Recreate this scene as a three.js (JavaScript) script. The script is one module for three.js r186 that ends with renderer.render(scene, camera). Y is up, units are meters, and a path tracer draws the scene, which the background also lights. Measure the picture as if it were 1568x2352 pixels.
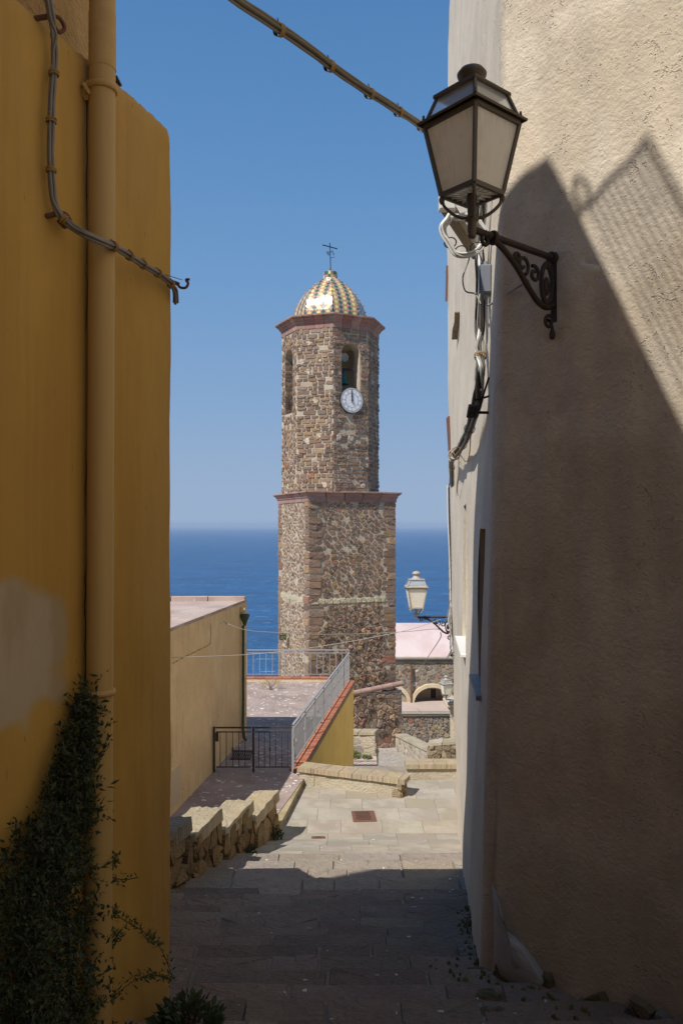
import * as THREE from 'three';
import { mergeGeometries } from 'three/addons/utils/BufferGeometryUtils.js';
import { FontLoader } from 'three/addons/loaders/FontLoader.js';
import { TextGeometry } from 'three/addons/geometries/TextGeometry.js';

// ---------------------------------------------------------------- camera, sky, sun, exposure
const F = 1829, CU = 784, HV = 1207;                 // focal length, axis and horizon of the photograph in pixels of a 1568 x 2352 view
const scene = new THREE.Scene();
const camera = new THREE.PerspectiveCamera(2 * Math.atan(1176 / F) * 180 / Math.PI, 682 / 1024, 0.05, 90000);
camera.position.set(0, 0, 0);                        // the eye; the street falls away below it
camera.lookAt(0, 0, -1);
camera.setViewOffset(1568, 2352, 0, 1176 - HV, 1568, 2352);
const renderer = new THREE.WebGLRenderer({ antialias: true });
renderer.toneMapping = THREE.LinearToneMapping;
renderer.toneMappingExposure = 1.32;
renderer.shadowMap.enabled = true;

const SUN_H = 0.565;                                 // metres a shadow runs in +x and in -z for each metre of height
const sunDir = new THREE.Vector3(-SUN_H, 1, SUN_H).normalize();
const sun = new THREE.DirectionalLight(new THREE.Color().setRGB(1, 0.945, 0.86), 4.0);
sun.position.copy(sunDir).multiplyScalar(120).add(new THREE.Vector3(0, 0, -20));
sun.target.position.set(0, 0, -20);
sun.castShadow = true;
Object.assign(sun.shadow.camera, { left: -60, right: 60, top: 60, bottom: -60, near: 1, far: 300 });
sun.shadow.mapSize.set(2048, 2048);
scene.add(sun, sun.target);

{ // clear summer sky, paler toward the horizon
  const W = 64, H = 512, d = new Float32Array(W * H * 4);
  const stops = [[0, 0.315, 0.425, 0.60], [3, 0.30, 0.415, 0.60], [9, 0.225, 0.37, 0.60], [17, 0.155, 0.315, 0.575], [26, 0.106, 0.254, 0.52], [34, 0.080, 0.212, 0.462], [60, 0.055, 0.165, 0.37], [90, 0.045, 0.14, 0.32]];
  for (let j = 0; j < H; j++) {
    const el = (j + 0.5) / H * 180 - 90;
    let c = [0.2, 0.27, 0.36];
    if (el >= 0) { let k = 0; while (k < stops.length - 2 && el > stops[k + 1][0]) k++; const a = stops[k], b = stops[k + 1]; let t = Math.min(1, (el - a[0]) / (b[0] - a[0])); c = [1, 2, 3].map((m) => a[m] + (b[m] - a[m]) * t); }
    for (let i = 0; i < W; i++) { const o = (j * W + i) * 4; d[o] = c[0] * 0.79; d[o + 1] = c[1] * 0.785; d[o + 2] = c[2] * 0.775; d[o + 3] = 1; }
  }
  const t = new THREE.DataTexture(d, W, H, THREE.RGBAFormat, THREE.FloatType);
  t.mapping = THREE.EquirectangularReflectionMapping; t.magFilter = THREE.LinearFilter; t.minFilter = THREE.LinearFilter; t.needsUpdate = true;
  scene.background = t; scene.environment = t;
}

// ---------------------------------------------------------------- helpers
const rngOf = (a) => () => { a |= 0; a = a + 0x6D2B79F5 | 0; let t = Math.imul(a ^ a >>> 15, 1 | a); t = t + Math.imul(t ^ t >>> 7, 61 | t) ^ t; return ((t ^ t >>> 14) >>> 0) / 4294967296; };
const V3 = (x, y, z) => new THREE.Vector3(x, y, z);
const W = (x, y, d) => new THREE.Vector3(x, y, -d);              // x right, y up, d metres ahead of the eye
const px = (u, v, d) => W((u - CU) / F * d, (HV - v) / F * d, d);  // a photo pixel at a known distance
const lerp = (a, b, t) => a + (b - a) * t;
const clamp = (x, a, b) => Math.min(b, Math.max(a, x));
const smooth = (a, b, x) => { const t = clamp((x - a) / (b - a), 0, 1); return t * t * (3 - 2 * t); };

const used = {};
const numbered = (n) => { const k = used[n] = (used[n] ?? -1) + 1; return k ? n + '_' + String(k).padStart(3, '0') : n; };
function thing(name, label, category, group) { const o = new THREE.Group(); o.name = numbered(name); o.userData = { label, category }; if (group) o.userData.group = group; scene.add(o); return o; }
function tag(o, label, category, group) { Object.assign(o.userData, { label, category }); if (group) o.userData.group = group; return o; }
function part(name, geo, mat, parent, label) { const m = new THREE.Mesh(geo, mat); m.name = parent === scene ? numbered(name) : name; m.castShadow = m.receiveShadow = true; if (label) m.userData.label = label; (parent || scene).add(m); return m; }
function struct(name, geo, mat) { const m = part(name, geo, mat, scene); m.userData.kind = 'structure'; return m; }

// periodic value noise on a lattice
function noiseTile(size, fx, fy, oct, seed, gain = 0.5) {
  const out = new Float32Array(size * size); let amp = 1, tot = 0;
  for (let o = 0; o < oct; o++) {
    const nx = Math.min(size, fx << o), ny = Math.min(size, fy << o), r = rngOf(seed * 977 + o * 131), L = new Float32Array(nx * ny); for (let i = 0; i < L.length; i++) L[i] = r();
    for (let y = 0; y < size; y++) {
      const gy = y / size * ny, y0 = Math.floor(gy), ty = gy - y0, sy = ty * ty * (3 - 2 * ty), ya = (y0 % ny) * nx, yb = ((y0 + 1) % ny) * nx;
      for (let x = 0; x < size; x++) { const gx = x / size * nx, x0 = Math.floor(gx), tx = gx - x0, sx = tx * tx * (3 - 2 * tx), xa = x0 % nx, xb = (x0 + 1) % nx; out[y * size + x] += amp * lerp(lerp(L[ya + xa], L[ya + xb], sx), lerp(L[yb + xa], L[yb + xb], sx), sy); }
    }
    tot += amp; amp *= gain;
  }
  let lo = 1e9, hi = -1e9; for (const v of out) { if (v < lo) lo = v; if (v > hi) hi = v; }
  for (let i = 0; i < out.length; i++) out[i] = (out[i] - lo) / (hi - lo);
  return out;
}
const s8 = (x) => { x = clamp(x, 0, 1); return Math.round(255 * (x <= 0.0031308 ? 12.92 * x : 1.055 * Math.pow(x, 1 / 2.4) - 0.055)); };
function colorTex(size, fn, tile) { // fn(i, x, y) -> linear rgb
  const d = new Uint8Array(size * size * 4);
  for (let y = 0, i = 0; y < size; y++) for (let x = 0; x < size; x++, i++) { const c = fn(i, x, y); d[4 * i] = s8(c[0]); d[4 * i + 1] = s8(c[1]); d[4 * i + 2] = s8(c[2]); d[4 * i + 3] = 255; }
  return finishTex(d, size, tile, true);
}
function grayTex(size, fn, tile) { const d = new Uint8Array(size * size * 4); for (let y = 0, i = 0; y < size; y++) for (let x = 0; x < size; x++, i++) { const g = Math.round(255 * clamp(fn(i, x, y), 0, 1)); d[4 * i] = d[4 * i + 1] = d[4 * i + 2] = g; d[4 * i + 3] = 255; } return finishTex(d, size, tile, false); }
function finishTex(d, size, tile, srgb) { const t = new THREE.DataTexture(d, size, size, THREE.RGBAFormat); t.wrapS = t.wrapT = THREE.RepeatWrapping; t.magFilter = THREE.LinearFilter; t.minFilter = THREE.LinearMipmapLinearFilter; t.generateMipmaps = true; if (srgb) t.colorSpace = THREE.SRGBColorSpace; t.repeat.set(1 / tile[0], 1 / (tile[1] ?? tile[0])); t.needsUpdate = true; return t; }
const std = (o) => new THREE.MeshStandardMaterial({ roughness: 0.9, metalness: 0, ...o });
const rgb = (r, g, b) => new THREE.Color().setRGB(r, g, b);
const mixc = (a, b, t) => [lerp(a[0], b[0], t), lerp(a[1], b[1], t), lerp(a[2], b[2], t)];
const mulc = (a, k) => [a[0] * k, a[1] * k, a[2] * k];

// triangle collector with flat normals, uv in metres and vertex colours
class Acc {
  constructor() { this.p = []; this.uv = []; this.c = []; }
  tri(a, b, c, ua, ub, uc, col) { this.p.push(a.x, a.y, a.z, b.x, b.y, b.z, c.x, c.y, c.z); this.uv.push(...ua, ...ub, ...uc); for (let i = 0; i < 3; i++) this.c.push(col[0], col[1], col[2]); }
  geo() { const g = new THREE.BufferGeometry(); g.setAttribute('position', new THREE.Float32BufferAttribute(this.p, 3)); g.setAttribute('uv', new THREE.Float32BufferAttribute(this.uv, 2)); g.setAttribute('color', new THREE.Float32BufferAttribute(this.c, 3)); g.computeVertexNormals(); return g; }
}
const frame = (o, ex, ey) => { const x = ex.clone().normalize(), y = ey.clone().normalize(); return { o, x, y, z: x.clone().cross(y).normalize() }; };
const at = (f, a, b, c) => f.o.clone().addScaledVector(f.x, a).addScaledVector(f.y, b).addScaledVector(f.z, c);
// one stone: an outline standing proud of its bed with a chipped rim; sink = how far it reaches into the bed
function stone(acc, f, poly, h, r, col, inset = 0.16, sink = 0.03, rough = 0.5) {
  const n = poly.length; let cx = 0, cy = 0; for (const p of poly) { cx += p[0] / n; cy += p[1] / n; }
  const base = [], top = [], ub = [], ut = [], ou = r() * 3, ov = r() * 3;
  for (const [x, y] of poly) {
    const k = 1 - inset * (0.6 + 0.8 * r()), tx = cx + (x - cx) * k, ty = cy + (y - cy) * k;
    base.push(at(f, x, y, -sink)); top.push(at(f, tx, ty, h * (1 - rough * 0.5 + rough * r()))); ub.push([x + ou, y + ov]); ut.push([tx + ou, ty + ov]);
  }
  const c = at(f, cx, cy, h * (1 + 0.25 * rough * (r() - 0.2))), uc = [cx + ou, cy + ov];
  for (let i = 0; i < n; i++) { const j = (i + 1) % n; acc.tri(base[i], base[j], top[j], ub[i], ub[j], ut[j], col); acc.tri(base[i], top[j], top[i], ub[i], ut[j], ut[i], col); acc.tri(top[i], top[j], c, ut[i], ut[j], uc, col); }
}
function clip(poly, nx, ny, d) { // keep nx*x + ny*y <= d
  const out = []; for (let i = 0; i < poly.length; i++) { const a = poly[i], b = poly[(i + 1) % poly.length], da = nx * a[0] + ny * a[1] - d, db = nx * b[0] + ny * b[1] - d; if (da <= 0) out.push(a); if ((da < 0) !== (db < 0) && da !== db) { const t = da / (da - db); out.push([lerp(a[0], b[0], t), lerp(a[1], b[1], t)]); } } return out;
}
const area = (p) => { let s = 0; for (let i = 0; i < p.length; i++) { const a = p[i], b = p[(i + 1) % p.length]; s += a[0] * b[1] - a[1] * b[0]; } return s / 2; };
const cut = (p, k) => { const o = []; for (let i = 0; i < p.length; i++) { const a = p[i], b = p[(i + 1) % p.length]; o.push([lerp(a[0], b[0], k), lerp(a[1], b[1], k)], [lerp(a[0], b[0], 1 - k), lerp(a[1], b[1], 1 - k)]); } return o; };
// rubble: cells of a jittered lattice in [0,w] x [0,h]
function rubble(w, h, sx, sy, r, gap, jit = 0.85, keep = () => true, drop = 0.2, round = 0.22) {
  const nx = Math.max(1, Math.round(w / sx)), ny = Math.max(1, Math.round(h / sy)), dx = w / nx, dy = h / ny, P = [], res = [];
  for (let j = -3; j < ny + 3; j++) { const row = []; for (let i = -3; i < nx + 3; i++) { const p = [(i + 0.5 + (j & 1 ? 0.25 : -0.25) + (r() - 0.5) * jit) * dx, (j + 0.5 + (r() - 0.5) * jit * 0.8) * dy]; row.push(r() < drop ? null : p); } P.push(row); }
  for (let j = 0; j < ny; j++) for (let i = 0; i < nx; i++) {
    const c = P[j + 3][i + 3]; if (!c || !keep(c[0], c[1])) continue;
    let poly = [[0, 0], [w, 0], [w, h], [0, h]];
    for (let b = -3; b <= 3; b++) for (let a = -3; a <= 3; a++) { if (!a && !b) continue; const q = P[j + 3 + b]?.[i + 3 + a]; if (!q) continue; const ex = q[0] - c[0], ey = q[1] - c[1]; poly = clip(poly, ex, ey, ex * (c[0] + q[0]) / 2 + ey * (c[1] + q[1]) / 2); if (poly.length < 3) break; }
    if (poly.length < 3) continue;
    const g = gap * (0.5 + r()), m = Math.sqrt(Math.abs(area(poly))); if (m < 0.05) continue;
    let cx = 0, cy = 0; for (const p of poly) { cx += p[0] / poly.length; cy += p[1] / poly.length; }
    const k = Math.max(0.4, 1 - g / m * 1.6); poly = cut(poly.map(([x, y]) => [cx + (x - cx) * k, cy + (y - cy) * k]), round);
    res.push({ poly, a: Math.abs(area(poly)), c: [cx, cy] });
  }
  return res;
}
// coursed stones: rows of uneven height and width
function coursed(w, h, hh, ww, r, gap, keep = () => true) {
  const res = []; let y = 0;
  while (y < h - hh * 0.3) {
    let rh = Math.min(h - y, hh * (0.75 + 0.55 * r())); if (h - y - rh < hh * 0.45) rh = h - y;
    let x = -ww * r() * 0.5;
    while (x < w) {
      const rw = ww * (0.4 + 1.5 * r() * r() + 0.3 * r()), x0 = Math.max(0, x), x1 = Math.min(w, x + rw); x += rw;
      if (x1 - x0 < 0.09 || !keep((x0 + x1) / 2, y + rh / 2, x0, x1)) continue;
      const g = () => gap * (0.25 + 0.7 * r()), w4 = () => (r() - 0.5) * rh * 0.18;
      const a = x0 + (x0 > 0 ? g() : -0.01), b = x1 - (x1 < w ? g() : -0.01), c = y + g(), d = y + rh - g();
      let p = [[a, c + w4() * 0.5], [lerp(a, b, 0.5), c + w4() * 0.6], [b, c + w4() * 0.5], [b, d + w4() * 0.5], [lerp(a, b, 0.5), d + w4() * 0.6], [a, d + w4() * 0.5]];
      p = cut(p, 0.16); res.push({ poly: p, a: Math.abs(area(p)), c: [(a + b) / 2, (c + d) / 2] });
    }
    y += rh;
  }
  return res;
}
// adds stones to a parent: the largest as single meshes, the others joined
function laystones(parent, list, mat, name, most = 300, restName) {
  list.sort((a, b) => b.w - a.w); const rest = new Acc(); let n = 0;
  for (const s of list) { if (n < most) { const acc = new Acc(); s.make(acc); part(name, acc.geo(), mat, parent); n++; } else s.make(rest); }
  if (rest.p.length) { const m = part(restName || 'small_' + name, rest.geo(), mat, parent); m.userData.kind = 'stuff'; }
}
const pick = (r, list) => { let t = r() * list.reduce((s, e) => s + e[0], 0); for (const e of list) { t -= e[0]; if (t <= 0) return e[1]; } return list[0][1]; };
const vary = (c, r, k = 0.3) => { const m = 1 - k / 2 + k * r(); return [c[0] * m * (0.96 + 0.08 * r()), c[1] * m, c[2] * m * (0.94 + 0.12 * r())]; };

// box given by centre and size, with small chamfers, uv in metres
function box(sx, sy, sz, x = 0, y = 0, z = 0, bev = 0) {
  let g;
  if (bev > 0) { const s = new THREE.Shape(); s.moveTo(-sx / 2 + bev, -sy / 2 + bev); s.lineTo(sx / 2 - bev, -sy / 2 + bev); s.lineTo(sx / 2 - bev, sy / 2 - bev); s.lineTo(-sx / 2 + bev, sy / 2 - bev); s.closePath(); g = new THREE.ExtrudeGeometry(s, { depth: sz - 2 * bev, bevelEnabled: true, bevelThickness: bev, bevelSize: bev, bevelSegments: 1, steps: 1 }); g.translate(0, 0, -sz / 2 + bev); }
  else g = new THREE.BoxGeometry(sx, sy, sz).toNonIndexed();
  g.translate(x, y, z); return g;
}
const tube = (pts, rad, seg = 0, rs = 7, closed = false) => new THREE.TubeGeometry(new THREE.CatmullRomCurve3(pts, closed, 'centripetal'), seg || Math.max(8, pts.length * 6), rad, rs, closed);
function rod(a, b, rad, rs = 8) { const d = b.clone().sub(a), g = new THREE.CylinderGeometry(rad, rad, d.length(), rs); g.applyQuaternion(new THREE.Quaternion().setFromUnitVectors(V3(0, 1, 0), d.clone().normalize())); g.translate((a.x + b.x) / 2, (a.y + b.y) / 2, (a.z + b.z) / 2); return g; }
function bar(a, b, wx, wy, up = V3(0, 1, 0)) { const d = b.clone().sub(a), L = d.length(), z = d.clone().normalize(), x = up.clone().cross(z).normalize(), y = z.clone().cross(x), g = new THREE.BoxGeometry(wx, wy, L); g.applyMatrix4(new THREE.Matrix4().makeBasis(x, y, z)); g.translate((a.x + b.x) / 2, (a.y + b.y) / 2, (a.z + b.z) / 2); return g; }
const lathe = (pts, seg = 24) => new THREE.LatheGeometry(pts.map(([r, y]) => new THREE.Vector2(r, y)), seg);
const merge = (list) => mergeGeometries(list.map((g) => { const q = g.index ? g.toNonIndexed() : g; for (const k of Object.keys(q.attributes)) if (!['position', 'normal', 'uv'].includes(k)) q.deleteAttribute(k); return q; }));
// upright prism over a plan [[x, d], ...] (any winding); uv along the perimeter
function prism(plan, y0, y1, cap = true, base = true) {
  const P = [], U = [], N = plan.length; let s = 0;
  const A = plan.reduce((t, p, i) => { const q = plan[(i + 1) % N]; return t + p[0] * q[1] - q[0] * p[1]; }, 0), pl = A > 0 ? plan : plan.slice().reverse();
  const Y1 = typeof y1 === 'function' ? y1 : () => y1, Y0 = typeof y0 === 'function' ? y0 : () => y0;
  const push = (x, y, d, u, v) => { P.push(x, y, -d); U.push(u, v); };
  for (let i = 0; i < N; i++) { const a = pl[i], b = pl[(i + 1) % N], L = Math.hypot(b[0] - a[0], b[1] - a[1]), a1 = Y1(...a), b1 = Y1(...b), a0 = Y0(...a), b0 = Y0(...b);
    push(a[0], a0, a[1], s, a0); push(b[0], b0, b[1], s + L, b0); push(b[0], b1, b[1], s + L, b1); push(a[0], a0, a[1], s, a0); push(b[0], b1, b[1], s + L, b1); push(a[0], a1, a[1], s, a1); s += L; }
  const tri = THREE.ShapeUtils.triangulateShape(pl.map((p) => new THREE.Vector2(p[0], p[1])), []);
  for (const t of tri) { if (cap) for (const k of t) push(pl[k][0], Y1(...pl[k]), pl[k][1], pl[k][0], pl[k][1]); if (base) for (const k of [t[0], t[2], t[1]]) push(pl[k][0], Y0(...pl[k]), pl[k][1], pl[k][0], pl[k][1]); }
  const g = new THREE.BufferGeometry(); g.setAttribute('position', new THREE.Float32BufferAttribute(P, 3)); g.setAttribute('uv', new THREE.Float32BufferAttribute(U, 2)); g.computeVertexNormals(); return g;
}
// ---------------------------------------------------------------- materials
const N = 1024;
const nA = noiseTile(N, 8, 8, 7, 1, 0.6), nB = noiseTile(N, 4, 4, 5, 2, 0.5), nC = noiseTile(N, 64, 64, 4, 3, 0.6), nD = noiseTile(N, 3, 3, 4, 4, 0.5), nS = noiseTile(N, 70, 6, 4, 5, 0.55), nW = noiseTile(N, 24, 60, 5, 6, 0.6);
const speckle = (() => { const a = new Float32Array(N * N), r = rngOf(77); for (let k = 0; k < 330; k++) { const x = r() * N, y = r() * N, rad = 2.2 + 9 * r() * r() * r(), ax = 0.6 + r(); for (let j = -18; j <= 18; j++) for (let i = -18; i <= 18; i++) { const d = Math.hypot(i * ax, j / ax) / rad + 0.35 * (r() - 0.5); if (d < 1) a[((y + j + N | 0) % N) * N + ((x + i + N | 0) % N)] = 1; } } return a; })();
// worn stucco of the house on the right: crusty, with sideways float marks and pores
const stuccoBump = grayTex(N, (i) => 0.34 * nA[i] + 0.46 * nC[i] + 0.2 * nW[i] - 0.6 * smooth(0.62, 0.74, nC[i] * 0.6 + nA[i] * 0.4), [1.45]);
const M = {};
const plasterTex = (c0, c1, c2, tile, k = 0.16, hero = false) => { const S = hero ? N : 512, q = N / S; return colorTex(S, (i0, x, y) => { const i = y * q * N + x * q; let c = mixc(c0, c1, smooth(0.35, 0.7, nB[i])); c = mixc(c, c2, 0.55 * smooth(0.55, 0.85, nD[i])); return mulc(c, 1 - k + 2 * k * (0.55 * nA[i] + 0.45 * nC[i])); }, tile); };
M.stucco = std({ map: plasterTex([0.59, 0.515, 0.41], [0.50, 0.425, 0.325], [0.56, 0.455, 0.345], [2.9], 0.2, true), bumpMap: stuccoBump, bumpScale: 0.013, roughness: 0.95 });
M.stuccoPale = std({ map: plasterTex([0.62, 0.55, 0.45], [0.57, 0.50, 0.405], [0.55, 0.465, 0.36], [2.7], 0.16, true), bumpMap: grayTex(N, (i) => 0.45 * nA[i] + 0.25 * nC[i] + 0.3 * nS[i] - 0.5 * smooth(0.62, 0.75, nS[i] * 0.6 + nC[i] * 0.4), [2.0]), bumpScale: 0.012 });
M.ochre = std({ map: plasterTex([0.52, 0.275, 0.055], [0.47, 0.24, 0.042], [0.51, 0.29, 0.075], [3.1], 0.07, true), bumpMap: grayTex(N, (i) => 0.5 * nA[i] + 0.5 * nB[i], [1.6]), bumpScale: 0.006, roughness: 0.85 });
M.ochrePatch = std({ map: plasterTex([0.42, 0.34, 0.24], [0.36, 0.28, 0.19], [0.46, 0.33, 0.16], [1.1], 0.1), bumpMap: M.ochre.bumpMap, bumpScale: 0.006 });
M.ochreRough = std({ map: plasterTex([0.50, 0.30, 0.10], [0.42, 0.25, 0.08], [0.55, 0.36, 0.14], [1.7], 0.2), bumpMap: grayTex(N, (i) => 0.3 * nA[i] + 0.7 * nW[i], [0.9]), bumpScale: 0.035 });
M.pipe = std({ map: plasterTex([0.56, 0.37, 0.13], [0.52, 0.34, 0.12], [0.55, 0.36, 0.14], [1.3], 0.04), roughness: 0.6 });
M.pale = std({ map: colorTex(N, (i) => { let c = mixc([0.77, 0.57, 0.315], [0.71, 0.51, 0.275], smooth(0.3, 0.7, nB[i])); c = mixc(c, [0.52, 0.385, 0.22], 0.55 * smooth(0.5, 0.75, 0.55 * nS[i] + 0.45 * nD[i])); c = mulc(c, 0.86 + 0.26 * (0.5 * nA[i] + 0.5 * nC[i])); return nC[i] > 0.83 ? mulc(c, 0.68) : c; }, [3.3]), bumpMap: grayTex(N, (i) => 0.4 * nA[i] + 0.6 * nC[i], [1.5]), bumpScale: 0.014 });
M.yellow = std({ map: plasterTex([0.80, 0.60, 0.19], [0.76, 0.56, 0.17], [0.72, 0.54, 0.22], [2.6], 0.1), bumpMap: M.pale.bumpMap, bumpScale: 0.008 });
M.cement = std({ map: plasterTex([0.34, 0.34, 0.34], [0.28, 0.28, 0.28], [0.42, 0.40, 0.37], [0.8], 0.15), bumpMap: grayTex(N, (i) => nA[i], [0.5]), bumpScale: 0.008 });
M.tileFloor = std({ map: colorTex(N, (i, x, y) => { let c = mixc([0.30, 0.225, 0.20], [0.36, 0.28, 0.25], smooth(0.3, 0.7, nB[i])); c = mulc(c, 0.82 + 0.36 * nA[i]); if (x % 512 < 3 || y % 512 < 3) c = mulc(c, 0.75); return speckle[i] ? [0.72, 0.7, 0.68] : c; }, [3.4]), bumpMap: grayTex(N, (i, x, y) => (x % 512 < 3 || y % 512 < 3) ? 0 : 0.7 + 0.3 * nA[i], [3.4]), bumpScale: 0.004, roughness: 0.75 });
M.roofFloor = std({ map: colorTex(N, (i) => { let c = mixc([0.38, 0.28, 0.25], [0.45, 0.36, 0.32], smooth(0.3, 0.7, nB[i])); c = mulc(c, 0.85 + 0.3 * nA[i]); return speckle[i] ? [0.66, 0.64, 0.6] : c; }, [4.2]) });
const pitted = grayTex(N, (i) => 0.35 * nA[i] + 0.4 * nW[i] + 0.25 * nC[i] - 0.6 * smooth(0.66, 0.8, 0.5 * nC[i] + 0.5 * nW[i]), [1.1]);
const mossMask = (i) => smooth(0.6, 0.78, 0.6 * nD[i] + 0.4 * nA[i]);
M.step = std({ vertexColors: true, map: colorTex(N, (i) => { let c = mulc([1, 0.97, 0.94], 0.62 + 0.5 * (0.5 * nA[i] + 0.5 * nC[i])); c = mixc(c, [0.95, 0.93, 0.9], 0.5 * smooth(0.55, 0.8, nD[i])); return c; }, [2.3]), bumpMap: pitted, bumpScale: 0.038, roughness: 0.9 });
M.slab = std({ vertexColors: true, map: colorTex(N, (i) => { let c = mulc([1, 0.985, 0.96], 0.72 + 0.42 * (0.6 * nA[i] + 0.4 * nC[i])); c = mixc(c, [0.70, 0.675, 0.63], 0.65 * smooth(0.45, 0.7, nB[i])); if (nC[i] > 0.84) c = mulc(c, 0.7); return c; }, [2.9]), bumpMap: grayTex(N, (i) => 0.5 * nA[i] + 0.5 * nC[i], [1.5]), bumpScale: 0.008 });
M.mortar = std({ map: plasterTex([0.54, 0.46, 0.36], [0.46, 0.385, 0.295], [0.60, 0.53, 0.43], [2.1], 0.16), bumpMap: grayTex(N, (i) => 0.5 * nA[i] + 0.5 * nC[i], [1.3]), bumpScale: 0.05 });
M.joint = std({ map: plasterTex([0.27, 0.225, 0.17], [0.22, 0.18, 0.135], [0.30, 0.26, 0.2], [1.4], 0.2), bumpMap: grayTex(N, (i) => 0.6 * nA[i] + 0.4 * nC[i], [0.9]), bumpScale: 0.02 });
M.stone = std({ vertexColors: true, map: colorTex(N, (i) => mulc([1, 0.98, 0.95], 0.66 + 0.62 * (0.55 * nA[i] + 0.45 * nC[i])), [1.3]), bumpMap: grayTex(N, (i) => 0.55 * nA[i] + 0.45 * nC[i], [0.8]), bumpScale: 0.03 });
M.trachyte = std({ vertexColors: true, map: colorTex(N, (i) => mulc([1, 0.97, 0.95], 0.72 + 0.5 * nA[i]), [2.0]), bumpMap: grayTex(N, (i) => nA[i], [1.0]), bumpScale: 0.01 });
M.yellowStone = std({ vertexColors: true, map: colorTex(N, (i) => mixc(mulc([1, 0.97, 0.92], 0.62 + 0.55 * (0.5 * nA[i] + 0.5 * nC[i])), [0.95, 0.84, 0.58], 0.35 * smooth(0.55, 0.75, nD[i])), [1.4]), bumpMap: pitted, bumpScale: 0.05 });
M.stepBed = std({ map: plasterTex([0.29, 0.245, 0.195], [0.25, 0.205, 0.16], [0.32, 0.275, 0.22], [1.4], 0.22), bumpMap: M.joint.bumpMap, bumpScale: 0.02 }); M.mossMat = std({ vertexColors: true }); M.dropping = std({ color: rgb(0.66, 0.65, 0.63) });
M.plain = (r, g, b, rough = 0.8, metal = 0) => std({ color: rgb(r, g, b), roughness: rough, metalness: metal });
const rusty = (c0, c1, tile, rough, metal) => std({ map: colorTex(256, (i0, x, y) => { const i = (y * 4) * N + x * 4; return mixc(c0, c1, smooth(0.5, 0.72, 0.6 * nA[i] + 0.4 * nB[i])); }, [tile]), roughness: rough, metalness: metal });
M.lampDark = rusty([0.095, 0.082, 0.064], [0.125, 0.078, 0.044], 0.5, 0.55, 0.2);
M.lampPale = rusty([0.36, 0.34, 0.30], [0.28, 0.24, 0.19], 0.6, 0.6, 0.05); // this lantern's own light grey paint
M.iron = rusty([0.035, 0.03, 0.027], [0.10, 0.035, 0.018], 0.4, 0.75, 0.3);
M.galv = rusty([0.38, 0.39, 0.41], [0.30, 0.30, 0.31], 0.8, 0.55, 0.3);
M.gate = rusty([0.06, 0.045, 0.04], [0.09, 0.055, 0.04], 0.6, 0.6, 0.4);
M.rust = rusty([0.16, 0.07, 0.045], [0.22, 0.11, 0.07], 0.4, 0.85, 0.1);
M.cable = M.plain(0.24, 0.225, 0.20, 0.6); M.cableWhite = M.plain(0.62, 0.62, 0.6, 0.5); M.cableDark = M.plain(0.06, 0.058, 0.055, 0.6); M.cableYellow = M.plain(0.45, 0.3, 0.05, 0.55); M.twine = M.plain(0.38, 0.24, 0.09, 0.9);
M.opal = new THREE.MeshPhysicalMaterial({ color: rgb(1.0, 0.97, 0.90), map: colorTex(512, (i0, x, y) => { const i = y * 2 * N + x * 2; return mulc([1, 0.98, 0.94], 0.86 + 0.14 * smooth(0.25, 0.6, 0.5 * nB[i] + 0.5 * nS[i])); }, [0.6]), roughness: 1, transmission: 0.42, thickness: 0 });
M.clearGlass = new THREE.MeshPhysicalMaterial({ color: rgb(0.9, 0.93, 0.95), roughness: 0.12, transmission: 0.7, thickness: 0 });
M.brick = std({ color: rgb(0.42, 0.15, 0.085), bumpMap: M.cement.bumpMap, bumpScale: 0.004 });
M.brickDark = std({ color: rgb(0.34, 0.115, 0.065), bumpMap: M.cement.bumpMap, bumpScale: 0.004 }); M.brickPale = std({ color: rgb(0.46, 0.20, 0.12), bumpMap: M.cement.bumpMap, bumpScale: 0.004 });
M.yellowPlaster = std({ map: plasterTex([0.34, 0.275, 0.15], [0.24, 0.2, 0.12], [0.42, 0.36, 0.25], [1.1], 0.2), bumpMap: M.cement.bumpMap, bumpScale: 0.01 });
M.parapet = std({ map: plasterTex([0.44, 0.33, 0.28], [0.38, 0.28, 0.24], [0.55, 0.5, 0.45], [1.9], 0.1) });
M.hatch = M.plain(0.56, 0.44, 0.30, 0.7);
M.plasterLow = std({ map: plasterTex([0.50, 0.44, 0.34], [0.44, 0.38, 0.28], [0.55, 0.49, 0.38], [1.6], 0.14), bumpMap: M.pale.bumpMap, bumpScale: 0.03 });
M.mortarDark = std({ map: plasterTex([0.40, 0.345, 0.27], [0.34, 0.29, 0.22], [0.44, 0.39, 0.31], [2.1], 0.2), bumpMap: M.mortar.bumpMap, bumpScale: 0.04 });
M.plasterOld = std({ map: plasterTex([0.55, 0.44, 0.32], [0.40, 0.30, 0.22], [0.60, 0.5, 0.4], [2.3], 0.12) });
M.eaves = std({ map: plasterTex([0.50, 0.45, 0.36], [0.44, 0.39, 0.31], [0.4, 0.36, 0.3], [2.0], 0.14) });
M.creamB = std({ map: plasterTex([0.58, 0.50, 0.37], [0.54, 0.46, 0.33], [0.62, 0.55, 0.43], [1.7], 0.1) });
M.pinkGround = std({ map: plasterTex([0.50, 0.39, 0.34], [0.46, 0.36, 0.31], [0.54, 0.45, 0.4], [2.4], 0.1) });
M.slabBed = std({ map: plasterTex([0.48, 0.43, 0.37], [0.42, 0.38, 0.33], [0.5, 0.46, 0.4], [1.9], 0.15), bumpMap: M.cement.bumpMap, bumpScale: 0.02 });
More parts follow.
